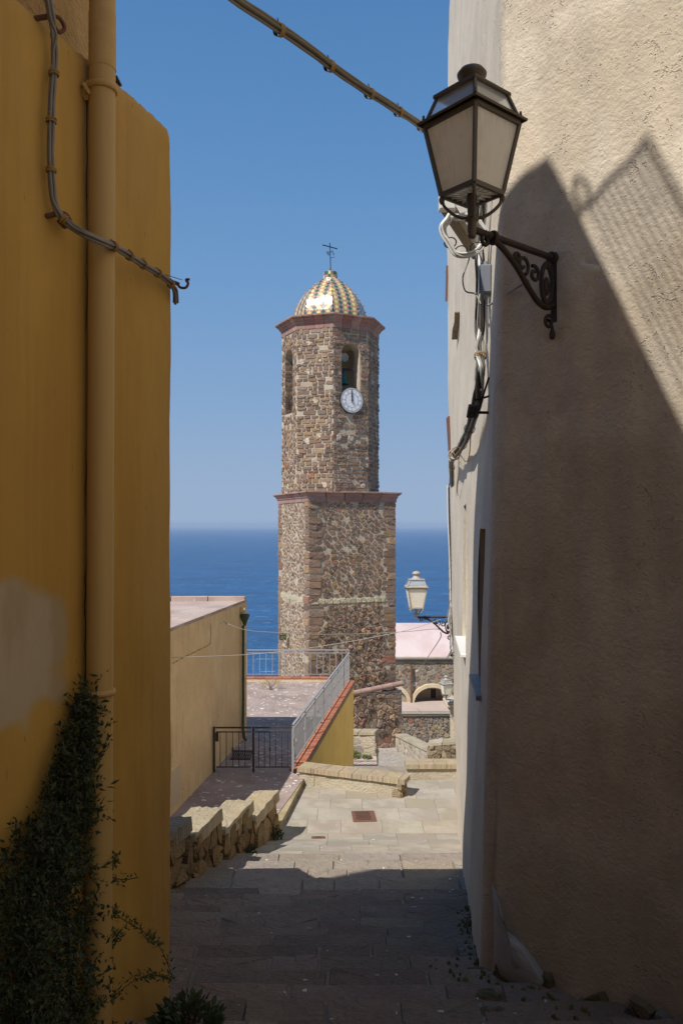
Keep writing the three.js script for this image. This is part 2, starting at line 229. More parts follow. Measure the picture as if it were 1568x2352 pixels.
M.pinkStone = std({ map: plasterTex([0.38, 0.25, 0.215], [0.34, 0.22, 0.19], [0.4, 0.28, 0.24], [1.2], 0.14) }); M.pinkStoneB = std({ map: plasterTex([0.35, 0.22, 0.19], [0.31, 0.2, 0.17], [0.38, 0.26, 0.22], [1.2], 0.14) });
M.bronze = std({ color: rgb(0.02, 0.10, 0.085), roughness: 0.5, metalness: 0.35 }); M.hornGrey = M.plain(0.3, 0.3, 0.29, 0.5);
const glazed = (r, g, b) => new THREE.MeshPhysicalMaterial({ color: rgb(r, g, b), roughness: 0.34, clearcoat: 0.5, clearcoatRoughness: 0.2 });
M.glazeYellow = glazed(0.66, 0.55, 0.21); M.glazeGreen = glazed(0.03, 0.12, 0.10); M.glazeTerra = glazed(0.44, 0.25, 0.175); M.knob = glazed(0.42, 0.22, 0.14);
M.cablePale = M.plain(0.42, 0.40, 0.36, 0.6); M.cableOlive = M.plain(0.17, 0.145, 0.095, 0.6); M.timber = std({ map: plasterTex([0.24, 0.19, 0.12], [0.19, 0.15, 0.09], [0.28, 0.22, 0.15], [0.4], 0.2) }); M.boxGrey = M.plain(0.16, 0.18, 0.22, 0.5); M.boxGrey2 = M.plain(0.22, 0.24, 0.28, 0.5);
M.green = M.plain(0.04, 0.075, 0.035, 0.5);
M.white = M.plain(0.72, 0.7, 0.66, 0.7);
M.slate = std({ map: plasterTex([0.3, 0.33, 0.38], [0.26, 0.28, 0.33], [0.4, 0.42, 0.45], [0.6], 0.14), roughness: 0.5 });
M.black = M.plain(0.012, 0.011, 0.01, 0.6);
M.leaf = new THREE.MeshPhysicalMaterial({ vertexColors: true, roughness: 0.75, transmission: 0.3, thickness: 0, side: THREE.DoubleSide });
M.bark = M.plain(0.09, 0.055, 0.035, 0.9);
M.rockA = std({ map: plasterTex([0.20, 0.17, 0.12], [0.14, 0.12, 0.08], [0.24, 0.19, 0.1], [0.7], 0.25), bumpMap: M.cement.bumpMap, bumpScale: 0.02 });
M.moss = std({ map: plasterTex([0.13, 0.125, 0.055], [0.17, 0.15, 0.07], [0.12, 0.12, 0.08], [0.5], 0.35), bumpMap: M.cement.bumpMap, bumpScale: 0.03 });
M.cementPatch = std({ map: plasterTex([0.46, 0.46, 0.46], [0.38, 0.38, 0.39], [0.5, 0.49, 0.47], [0.8], 0.12), bumpMap: M.cement.bumpMap, bumpScale: 0.006 });
M.pink = std({ map: plasterTex([0.55, 0.42, 0.41], [0.60, 0.49, 0.48], [0.53, 0.38, 0.37], [7.0], 0.05), bumpMap: M.cement.bumpMap, bumpScale: 0.004, roughness: 0.85 });
M.cream = std({ map: plasterTex([0.60, 0.50, 0.34], [0.56, 0.45, 0.29], [0.63, 0.55, 0.42], [2.2], 0.1), bumpMap: M.cement.bumpMap, bumpScale: 0.008 });

// ---------------------------------------------------------------- sea and hill
{
  const SEA = -64, P = [], U = [], I = [], ds = [], rows = 90, cols = 40; // one sheet, rows closer together near the shore
  for (let j = 0; j <= rows; j++) ds.push(90 * Math.pow(45000 / 90, j / rows));
  for (let j = 0; j <= rows; j++) for (let i = 0; i <= cols; i++) { const x = (i / cols - 0.5) * 2 * (260 + ds[j] * 1.1); P.push(x, SEA, -ds[j]); U.push(x, ds[j]); }
  for (let j = 0; j < rows; j++) for (let i = 0; i < cols; i++) { const a = j * (cols + 1) + i, b = a + cols + 1; I.push(a, a + 1, b, a + 1, b + 1, b); }
  const g = new THREE.BufferGeometry(); g.setAttribute('position', new THREE.Float32BufferAttribute(P, 3)); g.setAttribute('uv', new THREE.Float32BufferAttribute(U, 2)); g.setIndex(I); g.computeVertexNormals();
  const wv = noiseTile(N, 9, 20, 6, 21, 0.68), wl = noiseTile(N, 5, 9, 4, 22, 0.6);
  const foam = new Float32Array(N * N), r = rngOf(5); for (let k = 0; k < 70; k++) { const x = r() * N | 0, y = r() * N | 0, L = 8 + r() * 26; for (let t = 0; t < L; t++) { for (let z = 0; z < 7; z++) foam[((y + z + Math.round(t * 0.15 + 2 * r())) % N) * N + (x + t | 0) % N] = r() > 0.35 ? 1 : 0; } }
  const sea = std({ map: colorTex(N, (i) => foam[i] ? [0.5, 0.53, 0.55] : mulc([0.006, 0.072, 0.195], 0.5 + 0.35 * wl[i] + 0.8 * wv[i]), [300, 240]), bumpMap: grayTex(N, (i) => wv[i], [120, 100]), bumpScale: 3.2, roughness: 0.4 });
  sea.map.anisotropy = 16;
  struct('sea', g, sea);
}
scene.fog = new THREE.FogExp2(0xb4c8e2, 1.05e-4);
const hillY = (x, d) => { const k = [[-60, 3], [-5, -0.8], [0, -2.2], [10.2, -5.6], [15, -6.8], [19, -7.2], [24, -9.9], [34, -10.6], [41, -11.8], [46, -14.2], [66, -17], [74, -30], [105, -66], [200, -80]]; let j = 0; while (j < k.length - 2 && d > k[j + 1][0]) j++; return lerp(k[j][1], k[j + 1][1], clamp((d - k[j][0]) / (k[j + 1][0] - k[j][0]), 0, 1)); };
{
  const P = [], U = [], I = [], nx = 50, nd = 80; let q = rngOf(9);
  for (let j = 0; j <= nd; j++) for (let i = 0; i <= nx; i++) { const x = -90 + 180 * i / nx, d = -60 + 260 * j / nd; P.push(x, hillY(x, d) + (d > 62 ? (q() - 0.5) * 3 : 0), -d); U.push(x, d); }
  for (let j = 0; j < nd; j++) for (let i = 0; i < nx; i++) { const a = j * (nx + 1) + i, b = a + nx + 1; I.push(a, a + 1, b, a + 1, b + 1, b); }
  const g = new THREE.BufferGeometry(); g.setAttribute('position', new THREE.Float32BufferAttribute(P, 3)); g.setAttribute('uv', new THREE.Float32BufferAttribute(U, 2)); g.setIndex(I); g.computeVertexNormals();
  struct('hill_ground', g, std({ map: plasterTex([0.46, 0.39, 0.30], [0.41, 0.35, 0.26], [0.48, 0.42, 0.34], [3.0], 0.2), bumpMap: M.pale.bumpMap, bumpScale: 0.03 }));
}
// ---------------------------------------------------------------- plan of the alley
const gy = (d) => d < 10.2 ? -1.6 - 0.307 * d : d < 15 ? -4.731 - 0.2335 * (d - 10.2) : -5.852;   // street level
const sideX = (d, y) => { const b = 1.23 + 0.1285 * (d - 7.39), t = 1.23 + 0.1 * (d - 6.14), g = gy(d); return lerp(b, t, Math.min(1, (y - g) / (3 - g))); };
const sideHit = (u, v) => { let a = 5, b = 30; const f = (d) => sideX(d, (HV - v) / F * d) - (u - CU) / F * d; for (let k = 0; k < 50; k++) { const m = (a + b) / 2; if (f(m) < 0) b = m; else a = m; } return a; };
const frontD = (u) => 3.058 / (0.367 - (u - CU) / F);               // the ochre wall on the left
const frontN = V3(0.9388, 0, 0.3445);                               // its normal, toward the alley
const onFront = (u, v, off = 0) => { const dir = V3((u - CU) / F, (HV - v) / F, -1), k = px(0, HV, frontD(0)).dot(frontN) + off; return dir.multiplyScalar(k / dir.dot(frontN)); };
const NW0 = W(1.54, 0, 5.75), nwT = V3(0.63, 0, 0.78).normalize(), nwN = V3(-0.78, 0, 0.63).normalize(); // wall that carries the lamp: a point, its run and its normal
const onNear = (u, v, off = 0) => { const dir = V3((u - CU) / F, (HV - v) / F, -1), t = NW0.clone().dot(nwN) / dir.dot(nwN); return dir.multiplyScalar(t).addScaledVector(nwN, off); };

// ---------------------------------------------------------------- the stepped street
{
  const r = rngOf(31), street = new THREE.Group(); street.name = 'street'; street.userData.kind = 'structure'; scene.add(street);
  const rows = []; let d = 2.4; while (d < 10.15) { rows.push([d, d + 0.41, 0]); d += 0.41; } while (d < 12.6) { rows.push([d, d + 0.63, 0]); d += 0.63; } const rampFrom = d;
  const leftX = (dd) => dd < 10.6 ? -2.45 : lerp(-2.2, -1.28, clamp((dd - 10.6) / 4.4, 0, 1)) - 0.25;
  const bed = [], flecks = new Acc(), fleck = (f, x, y, h, s) => { const n = 7, p = [], e = 0.5 + r(); for (let k = 0; k < n; k++) { const t = k / n * 6.283, R = s * (0.5 + 0.8 * r()); p.push([x + R * Math.cos(t) / e, y + R * Math.sin(t) * e]); } stone(flecks, f, p, h + 0.006, r, [0.62, 0.61, 0.6], 0.1, 0.0, 0); }, mossA = new Acc(), mossy = (x, d, s) => { const row = rows.find((e) => d >= e[0] && d < e[1]); if (!row || row[1] - d < 0.05) return; const n = 7, p = [], f = frame(W(x, gy((row[0] + row[1]) / 2), d), V3(1, 0, 0), V3(0, 0, -1)); for (let k = 0; k < n; k++) { const t = k / n * 6.283, R = s * (0.4 + 0.9 * r()); p.push([R * Math.cos(t), R * Math.sin(t)]); } stone(mossA, f, p, 0.03 + 0.008 * r(), r, vary([0.13, 0.125, 0.045], r, 0.6), 0.4, 0.03, 0.8); };
  const cs = [[4, [0.268, 0.216, 0.180]], [2, [0.24, 0.19, 0.16]], [2, [0.29, 0.238, 0.195]], [1, [0.31, 0.26, 0.213]]];
  for (const [a, b] of rows) {
    const y = gy((a + b) / 2), x0 = leftX(a), x1 = Math.min(4, a < 6.4 ? 2.2 : sideX(a, y) + 0.2);
    bed.push(prism([[x0, a], [x1, a], [x1, b], [x0, b]], y - 0.6, y - 0.004, true, false));
    const f = frame(W(0, y - 0.004, a), V3(1, 0, 0), V3(0, 0, -1)); let x = x0 - r() * 0.4;
    while (x < x1) { const w = 0.35 + 0.75 * r(), xa = Math.max(x0, x), xb = Math.min(x1, x + w); x += w; if (xb - xa < 0.08) continue; const j = () => (r() - 0.5) * 0.035, D = b - a;
      const p = cut([[xa + 0.004, 0.085 + j()], [(xa + xb) / 2, 0.085 + j() * 1.5], [xb - 0.004, 0.085 + j()], [xb - 0.004 + j() * 0.2, D - 0.004], [(xa + xb) / 2, D - 0.004 + j() * 0.3], [xa + 0.004 + j() * 0.2, D - 0.004]], 0.045);
      const c = vary(b - a > 0.5 ? [0.335, 0.288, 0.237] : pick(r, cs), r, b - a > 0.5 ? 0.14 : 0.26), h = 0.014 + 0.022 * r(); const acc = new Acc(); stone(acc, f, p, h, r, c, 0.035, 0.05, 0.7); part('paving_stone', acc.geo(), M.step, street); const nd = (xb > x1 - 0.7 && a > 9 && a < 12 ? 9 : 2.2) * (xb - xa); for (let k = 0; k < nd; k++) if (r() < 0.6) fleck(f, lerp(xa, xb, r()), D * r(), h, 0.006 + 0.022 * r() * r()); }
  }
  // lower ramp and landing: larger flat slabs with faint joints
  const rp = [[leftX(rampFrom), rampFrom], [sideX(rampFrom, -5.3) + 0.25, rampFrom], [sideX(15, -5.85) + 0.25, 15], [3.2, 19.4], [-0.95, 19.4], [-0.8, 17.98], [-1.45, 15]];
  bed.push(prism(rp.slice(0, 3).concat([rp[6]]), -7, (x, dd) => gy(dd) - 0.008, true, false), prism([rp[2], rp[3], rp[4], rp[5], rp[6]], -7, (x, dd) => gy(dd) - 0.008, true, false));
  part('mortar_bed', merge(bed), M.stepBed, street);
  let a = rampFrom;
  while (a < 18.3) { const D = 0.5 + 0.22 * r(), b = a + D, y0 = gy(a), y1 = gy(b), x0 = a < 15 ? leftX(a) + 0.15 : lerp(-1.18, -0.8, (a - 15) / 3), x1 = sideX(Math.min(a, 18), -5.6) + 0.15, f = frame(W(0, y0 - 0.008, a), V3(1, 0, 0), V3(0, y1 - y0, -D)); let x = x0 - 0.5 * r();
    while (x < x1) { const w = 0.5 + 0.45 * r(), xa = Math.max(x0, x), xb = Math.min(x1, x + w); x += w; if (xb - xa < 0.1) continue; const acc = new Acc(), g = 0.0018; stone(acc, f, [[xa + g, g], [xb - g, g], [xb - g, D - g], [xa + g, D - g]], 0.010, r, vary([0.385, 0.345, 0.29], r, 0.05), 0.004, 0.02, 0.03); part('paving_slab', acc.geo(), M.slab, street); for (let k = 0; k < 3; k++) if (r() < 0.25) fleck(f, lerp(xa, xb, r()), D * r(), 0.006, 0.008 + 0.02 * r() * r()); }
    a = b; }
  for (let k = 0; k < 420; k++) { const d = 4.3 + 4.6 * r(), sp = Math.pow(r(), 2.6) * (d < 6.6 ? 0.42 : 0.14); mossy((d < 6.2 ? 1.16 + 0.4 * (6.2 - d) : sideX(d, gy(d))) - sp, d, 0.012 + 0.03 * r() * r()); }
  { const q = part('moss', mossA.geo(), M.mossMat, street); q.userData.kind = 'stuff'; }
  const fm = part('bird_droppings', flecks.geo(), M.dropping, street); fm.userData.kind = 'stuff';
}
{ // iron covers in the landing
  const cover = (u, v, w, l, label) => { const d = 5.842 * F / (v - HV), c = px(u, v, d), y = gy(d) + 0.012, slope = d < 15 ? Math.atan(0.2335) : 0; const o = thing('manhole_cover', label, 'manhole cover'); o.position.set(c.x, y, c.z); o.rotation.x = slope ? -slope : 0; o.rotation.y = 0.06;
    part('frame', merge([box(w, 0.02, 0.04, 0, 0, -l / 2 + 0.02), box(w, 0.02, 0.04, 0, 0, l / 2 - 0.02), box(0.04, 0.02, l - 0.082, -w / 2 + 0.02, 0, 0), box(0.04, 0.02, l - 0.082, w / 2 - 0.02, 0, 0)]), M.rust, o); part('lid', box(w - 0.09, 0.016, l - 0.09, 0, 0, 0), M.rust, o);
    const g = []; const nx = Math.round(w / 0.07), nz = Math.round(l / 0.09); for (let i = 0; i < nx; i++) for (let j = 0; j < nz; j++) g.push(box(0.03, 0.006, 0.045, -w / 2 + 0.08 + (w - 0.16) * (i + 0.5 * (j & 1)) / nx, 0.0105, -l / 2 + 0.09 + (l - 0.18) * j / Math.max(1, nz - 1))); g.forEach((q) => part('tread_stud', q, M.gate, o)); };
  cover(835, 1875, 0.46, 0.56, 'large rusty iron cover with tread pattern in the sunlit landing'); cover(731, 1931, 0.25, 0.2, 'small rusty iron cover beside the shadow of the stepped parapet');
}
// ---------------------------------------------------------------- ochre house on the left
{
  const o = thing('ochre_house', 'ochre plastered house with cracked wall and grey bare patch beside the steps', 'house');
  const C = [-1.113, 5.3], K = [-1.72, 5.83], T = V3(0.3445, 0, -0.9388); // run of the wall away from the eye
  // front wall as a fine sheet so that its top and corner can be worn
  const P = [], U = [], I = [], r = rngOf(51), A = onFront(-260, HV), L = 3.6, nx = 90, ny = 110, y0 = -4.2, y1 = 2.63;
  const Cw = W(C[0], 0, C[1]), len = Cw.clone().setY(0).distanceTo(A.clone().setY(0));
  for (let j = 0; j <= ny; j++) for (let i = 0; i <= nx; i++) { const s = len * i / nx, y = lerp(y0, y1, j / ny), p = A.clone().addScaledVector(T, s); p.y = y; const e = len - s, t = y1 - y, b = 0.004 * Math.sin(s * 5 + y * 2.1) + 0.003 * Math.sin(y * 7 - s * 3) + 0.004 * (r() - 0.5) * (e < 0.1 ? 1 : 0.2) - 0.03 * smooth(0.05, 0, e) - 0.02 * smooth(0.04, 0, t);
    p.addScaledVector(frontN, b); const wear = smooth(0.09, 0, e) * smooth(0.2, 0, t); p.y -= 0.06 * wear * wear + (j === ny ? 0.012 * r() : 0); P.push(p.x, p.y, p.z); U.push(s, y); }
  for (let j = 0; j < ny; j++) for (let i = 0; i < nx; i++) { const a = j * (nx + 1) + i, b = a + nx + 1; I.push(a, a + 1, b, a + 1, b + 1, b); }
  const g = new THREE.BufferGeometry(); g.setAttribute('position', new THREE.Float32BufferAttribute(P, 3)); g.setAttribute('uv', new THREE.Float32BufferAttribute(U, 2)); g.setIndex(I); g.computeVertexNormals();
  const q8 = rngOf(8), pts = [[-40, 1372], [30, 1362], [75, 1385], [112, 1410], [128, 1450], [122, 1500], [105, 1540], [128, 1590], [96, 1600], [72, 1650], [60, 1705], [40, 1670], [20, 1668], [-40, 1690]].map(([u, v]) => { const p = onFront(u, v); return [p.clone().sub(A).dot(T), p.y]; });
  const inside = (x, y) => { let c = false, dm = 9; for (let i = 0, j = pts.length - 1; i < pts.length; j = i++) { const [xi, yi] = pts[i], [xj, yj] = pts[j]; if ((yi > y) !== (yj > y) && x < (xj - xi) * (y - yi) / (yj - yi) + xi) c = !c; const t = clamp(((x - xi) * (xj - xi) + (y - yi) * (yj - yi)) / ((xj - xi) ** 2 + (yj - yi) ** 2), 0, 1); dm = Math.min(dm, Math.hypot(x - xi - t * (xj - xi), y - yi - t * (yj - yi))); } return c ? dm : -dm; }, HT = 6.83;
  const wallMap = colorTex(N, (i, x, y) => { const s = x / N * len; let yy = y / N * HT; if (yy > 2.7) yy -= HT; let c = mixc([0.60, 0.365, 0.085], [0.53, 0.31, 0.065], smooth(0.3, 0.7, nB[i])); c = mixc(c, [0.57, 0.35, 0.12], 0.6 * smooth(0.5, 0.8, nD[i])); c = mulc(c, 0.93 + 0.12 * (0.5 * nA[i] + 0.5 * nC[i])); c = mixc(c, [0.42, 0.24, 0.06], 0.28 * smooth(0.52, 0.72, nS[i] * 0.5 + nB[i] * 0.5)); if (nC[i] > 0.86) c = mulc(c, 0.72);
    if (yy < 0.2 && yy > -1.6) { const d = inside(s, yy) + 0.04 + 0.16 * (nB[i] - 0.5) + 0.12 * (nA[i] - 0.5); const k = smooth(-0.03, 0.05, d); if (k > 0) c = mixc(c, mixc([0.52, 0.44, 0.33], [0.44, 0.35, 0.23], smooth(0.35, 0.65, nA[i])), k * (0.85 + 0.15 * smooth(0.3, 0.6, nD[i]))); } return c; }, [len, HT]);
  part('front_wall', g, std({ map: wallMap, bumpMap: M.ochre.bumpMap, bumpScale: 0.006, roughness: 0.85 }), o);
  const back = (p, k) => [p.x - frontN.x * k, -p.z + frontN.z * k], A2 = back(A, 0.035), C2 = back(Cw, 0.035);
  part('wall_core', prism([A2, C2, K, [-2.6, 5.7], [-3.6, 1.6]], -4.2, (x, d) => Math.abs(d - C2[1]) < 0.05 && Math.abs(x - C2[0]) < 0.05 ? 2.54 : 2.615), M.ochre, o);
  // crack that runs down beside the pipe: a thin dark gap
  { const q = rngOf(15), pts = []; for (let v = 210; v <= 1640; v += 26) pts.push(onFront(lerp(201, 196, v / 1640) + (q() - 0.5) * (v < 600 ? 2.5 : 4.5), v, -0.0005)); part('crack', tube(pts, 0.0024, 160, 5), M.black, o); }
  // taller block behind, with the gable whose shadow falls across the alley
  const prof = [[5.80, -6], [5.80, 3.95], [5.12, 6.3], [3.8, 6.25], [3.5, 7.3], [3.26, 7.62], [2.66, 8.28], [2.28, 8.07], [1.21, 7.35], [-3, 5.6], [-9, 5.6], [-9, -4]], sh = new THREE.Shape(prof.map(([d, y]) => new THREE.Vector2(-d, y)));
  const gg = new THREE.ExtrudeGeometry(sh, { depth: 4.2, bevelEnabled: false }); gg.rotateY(-Math.PI / 2); gg.rotateY(Math.PI); // shape x -> z
  gg.computeBoundingBox(); const bb = gg.boundingBox; // place so that the face toward the alley lies at x = -1.65 and profile x equals z
  { const pos = gg.attributes.position; const flip = Math.abs(bb.max.z - 9) > 0.01; for (let i = 0; i < pos.count; i++) { let z = pos.getZ(i); if (flip) z = -z; pos.setXYZ(i, pos.getX(i) - bb.max.x - 1.65, pos.getY(i), z); } gg.computeVertexNormals(); }
  part('gable_block', gg, M.ochreRough, o, 'rough plastered taller part of the house');
  part('unseen_shadow_wall', prism([[-1.52, 5.85], [-1.82, 8.0], [-2.0, 8.85], [-2.28, 9.8], [-2.42, 10.5], [-2.9, 10.5], [-2.9, 5.85]], -6, (x, d) => d < 6 ? 2.4 : d < 8.1 ? 0.1 : d < 9 ? -1.5 : d < 10 ? -2.0 : -3.3), M.ochreRough, o);  // unseen wall added behind the house, its falling top shaped to shade the steps
  { const c = px(165, -14, 5.5); part('gutter_end', rod(V3(c.x - 0.1, c.y, c.z), V3(c.x + 0.12, c.y, c.z), 0.11, 20), M.rust, o); }
  part('loose_slate', box(0.07, 0.012, 0.1, ...px(262, 186, 4.85).toArray()), M.cableDark, o);
}
{ // unseen slats and frame standing in for an awning, shaped for its striped shadow
  const o = thing('awning_stand_in', 'added unseen slatted frame on the gable standing in for an awning to throw a striped shadow', 'canopy'), X = -1.66, pt = (d, y, dx = 0) => W(X + dx, y, d);
  const a = pt(2.26, 8.1), b = pt(1.54, 8.96), c = pt(0.2, 8.1), e = pt(0.75, 7.08);
  part('frame', merge([rod(a, b, 0.022), rod(b, c, 0.022)]), M.iron, o);
  const n = 11; for (let k = 1; k < n; k++) { const t = k / n, p = a.clone().lerp(b, t), q = e.clone().lerp(c, t); part('slat', bar(p, q, 0.012, 0.022), M.galv, o); }
  const ring = new THREE.TorusGeometry(0.09, 0.018, 6, 20); ring.rotateY(Math.PI / 2); ring.translate(X, 8.25, -2.24); part('ring', ring, M.iron, o);
}
// ---------------------------------------------------------------- stucco house on the right
const house = thing('stucco_house', 'tall beige stucco house with rounded corner and crumbling base beside the steps', 'house');
const winA = { d0: 0, d1: 0, y0: 0, y1: 0 }, winB = { d0: 0, d1: 0, y0: 0, y1: 0 };
{
  const wd = (w, uN, uF, vT, vB) => { w.d0 = sideHit(uN, (vT + vB) / 2); w.d1 = sideHit(uF, (vT + vB) / 2); const d = (w.d0 + w.d1) / 2; w.y1 = (HV - vT) / F * w.d1; w.y0 = (HV - vB) / F * w.d1; };
  wd(winA, 1112, 1099, 1214, 1556); wd(winB, 1073, 1062, 1163, 1462);
  // side wall
  const yT = 11, yB = -7.2, dF = 18.55, ds = [], ys = []; const d00 = 6.30;
  const add = (arr, a, b, n) => { for (let k = 0; k < n; k++) arr.push(lerp(a, b, k / n)); };
  add(ds, d00, winA.d0, 14); add(ds, winA.d0, winA.d1, 6); add(ds, winA.d1, winB.d0, 16); add(ds, winB.d0, winB.d1, 8); add(ds, winB.d1, dF, 50); ds.push(dF);
  const cutsY = [yB, winB.y0, winA.y0, winA.y1, winB.y1, yT].sort((p, q) => p - q); for (let k = 0; k < 5; k++) add(ys, cutsY[k], cutsY[k + 1], Math.max(2, Math.round((cutsY[k + 1] - cutsY[k]) * 9))); ys.push(yT);
  const r = rngOf(61), wob = (d, y) => 0.012 * Math.sin(d * 1.7 + y * 0.6) + 0.008 * Math.sin(y * 2.3 - d * 0.9) + 0.007 * Math.sin(d * 4.1 + y * 3.3);
  const P = [], U = [], I = [], nd = ds.length, inW = (w, d, y) => d > w.d0 && d < w.d1 && y > w.y0 && y < w.y1;
  for (const y of ys) for (const d of ds) { P.push(sideX(d, y) + wob(d, y) * smooth(6.4, 6.9, d), y, -d); U.push(d, y); }
  for (let j = 0; j < ys.length - 1; j++) for (let i = 0; i < nd - 1; i++) { const dm = (ds[i] + ds[i + 1]) / 2, ym = (ys[j] + ys[j + 1]) / 2; if (inW(winA, dm, ym) || inW(winB, dm, ym)) continue; const a = j * nd + i, b = a + nd; I.push(a, b, a + 1, a + 1, b, b + 1); }
  const g = new THREE.BufferGeometry(); g.setAttribute('position', new THREE.Float32BufferAttribute(P, 3)); g.setAttribute('uv', new THREE.Float32BufferAttribute(U, 2)); g.setIndex(I); g.computeVertexNormals();
  part('side_wall', g, M.stuccoPale, house, 'pale side wall facing the steps');
  // near wall with the rounded corner
  const P2 = [], U2 = [], I2 = [], ny = 150, cn = W(1.23, 0, 6.14); let n2 = 0; const cols = [];
  for (let k = 0; k <= 12; k++) cols.push(['arc', k / 12]); for (let k = 1; k <= 70; k++) cols.push(['run', k / 70]);
  for (let j = 0; j <= ny; j++) { const y = lerp(yB, yT, j / ny), S = V3(sideX(d00, y), y, -d00), E = cn.clone().addScaledVector(nwT, 0.05); E.y = y; E.x += (sideX(6.14, y) - 1.23) * 0.6; const Q = V3(sideX(6.16, y) + 0.004, y, -6.16); let s = 0, prev = S;
    for (const [kind, t] of cols) { let p; if (kind === 'arc') { p = S.clone().multiplyScalar((1 - t) * (1 - t)).addScaledVector(Q, 2 * t * (1 - t)).addScaledVector(E, t * t); p.y = y; } else { p = E.clone().addScaledVector(nwT, t * 2.0); p.addScaledVector(nwN, 0.006 * Math.sin(t * 37 + y * 1.7) + 0.008 * Math.sin(y * 2.9 + t * 11) + 0.05 * smooth(-1.6, -2.9, y) * smooth(0.9, 0, t)); }
      s += p.distanceTo(prev); prev = p; P2.push(p.x, p.y, p.z); U2.push(-s, y); } }
  const nc = cols.length; for (let j = 0; j < ny; j++) for (let i = 0; i < nc - 1; i++) { const a = j * nc + i, b = a + nc; I2.push(a, a + 1, b, a + 1, b + 1, b); }
  const g2 = new THREE.BufferGeometry(); g2.setAttribute('position', new THREE.Float32BufferAttribute(P2, 3)); g2.setAttribute('uv', new THREE.Float32BufferAttribute(U2, 2)); g2.setIndex(I2); g2.computeVertexNormals();
  part('near_wall', g2, M.stucco, house, 'broad beige wall that carries the dark lantern');
  // body behind the skins (keeps the light out), far return and roof
  part('wall_core', prism([[1.62, 6.95], [2.9, 18.5], [9, 18.5], [9, 3.2], [2.9, 4.4], [1.95, 6.0]], -7.2, 11), M.stuccoPale, house);
  // window recesses
  const recess = (w, label, sillMat, sillUp, proud) => { const dp = 0.26, n = 6, x = (d, y) => sideX(d, y), q = (a, b, c, e) => { const gg = new THREE.BufferGeometry(); gg.setAttribute('position', new THREE.Float32BufferAttribute([a, b, c, a, c, e].flatMap((p) => p.toArray()), 3)); gg.setAttribute('uv', new THREE.Float32BufferAttribute([0, 0, 1, 0, 1, 1, 0, 0, 1, 1, 0, 1], 2)); gg.computeVertexNormals(); return gg; };
    const p = (d, y, k) => V3(x(d, y) + wob(d, y) + k, y, -d), o = new THREE.Group(); o.name = 'window'; o.userData.label = label; house.add(o);
    part('reveal', merge([q(p(w.d0, w.y0, 0), p(w.d0, w.y1, 0), p(w.d0, w.y1, dp), p(w.d0, w.y0, dp)), q(p(w.d1, w.y0, 0), p(w.d1, w.y1, 0), p(w.d1, w.y1, dp), p(w.d1, w.y0, dp)), q(p(w.d0, w.y1, 0), p(w.d1, w.y1, 0), p(w.d1, w.y1, dp), p(w.d0, w.y1, dp)), q(p(w.d0, w.y0, 0), p(w.d1, w.y0, 0), p(w.d1, w.y0, dp), p(w.d0, w.y0, dp))]), M.stuccoPale, o);
    part('shutter', q(p(w.d0, w.y0, dp - 0.01), p(w.d1, w.y0, dp - 0.01), p(w.d1, w.y1, dp - 0.01), p(w.d0, w.y1, dp - 0.01)), M.lampDark, o);
    const sx = x((w.d0 + w.d1) / 2, w.y0); const sg = box(proud + 0.2, 0.045, (w.d1 - w.d0) + 0.12, sx + 0.1 - proud / 2, w.y0 + sillUp, -(w.d0 + w.d1) / 2, 0.006); sg.translate(-sx, 0, (w.d0 + w.d1) / 2); sg.rotateY(-0.1); sg.translate(sx, 0, -(w.d0 + w.d1) / 2); part('sill', sg, sillMat, o); };
  recess(winA, 'tall shaded window recess with grey slate sill', M.slate, 0.0, 0.07); recess(winB, 'tall sunlit window recess with white sill', M.white, -0.02, 0.10);
}
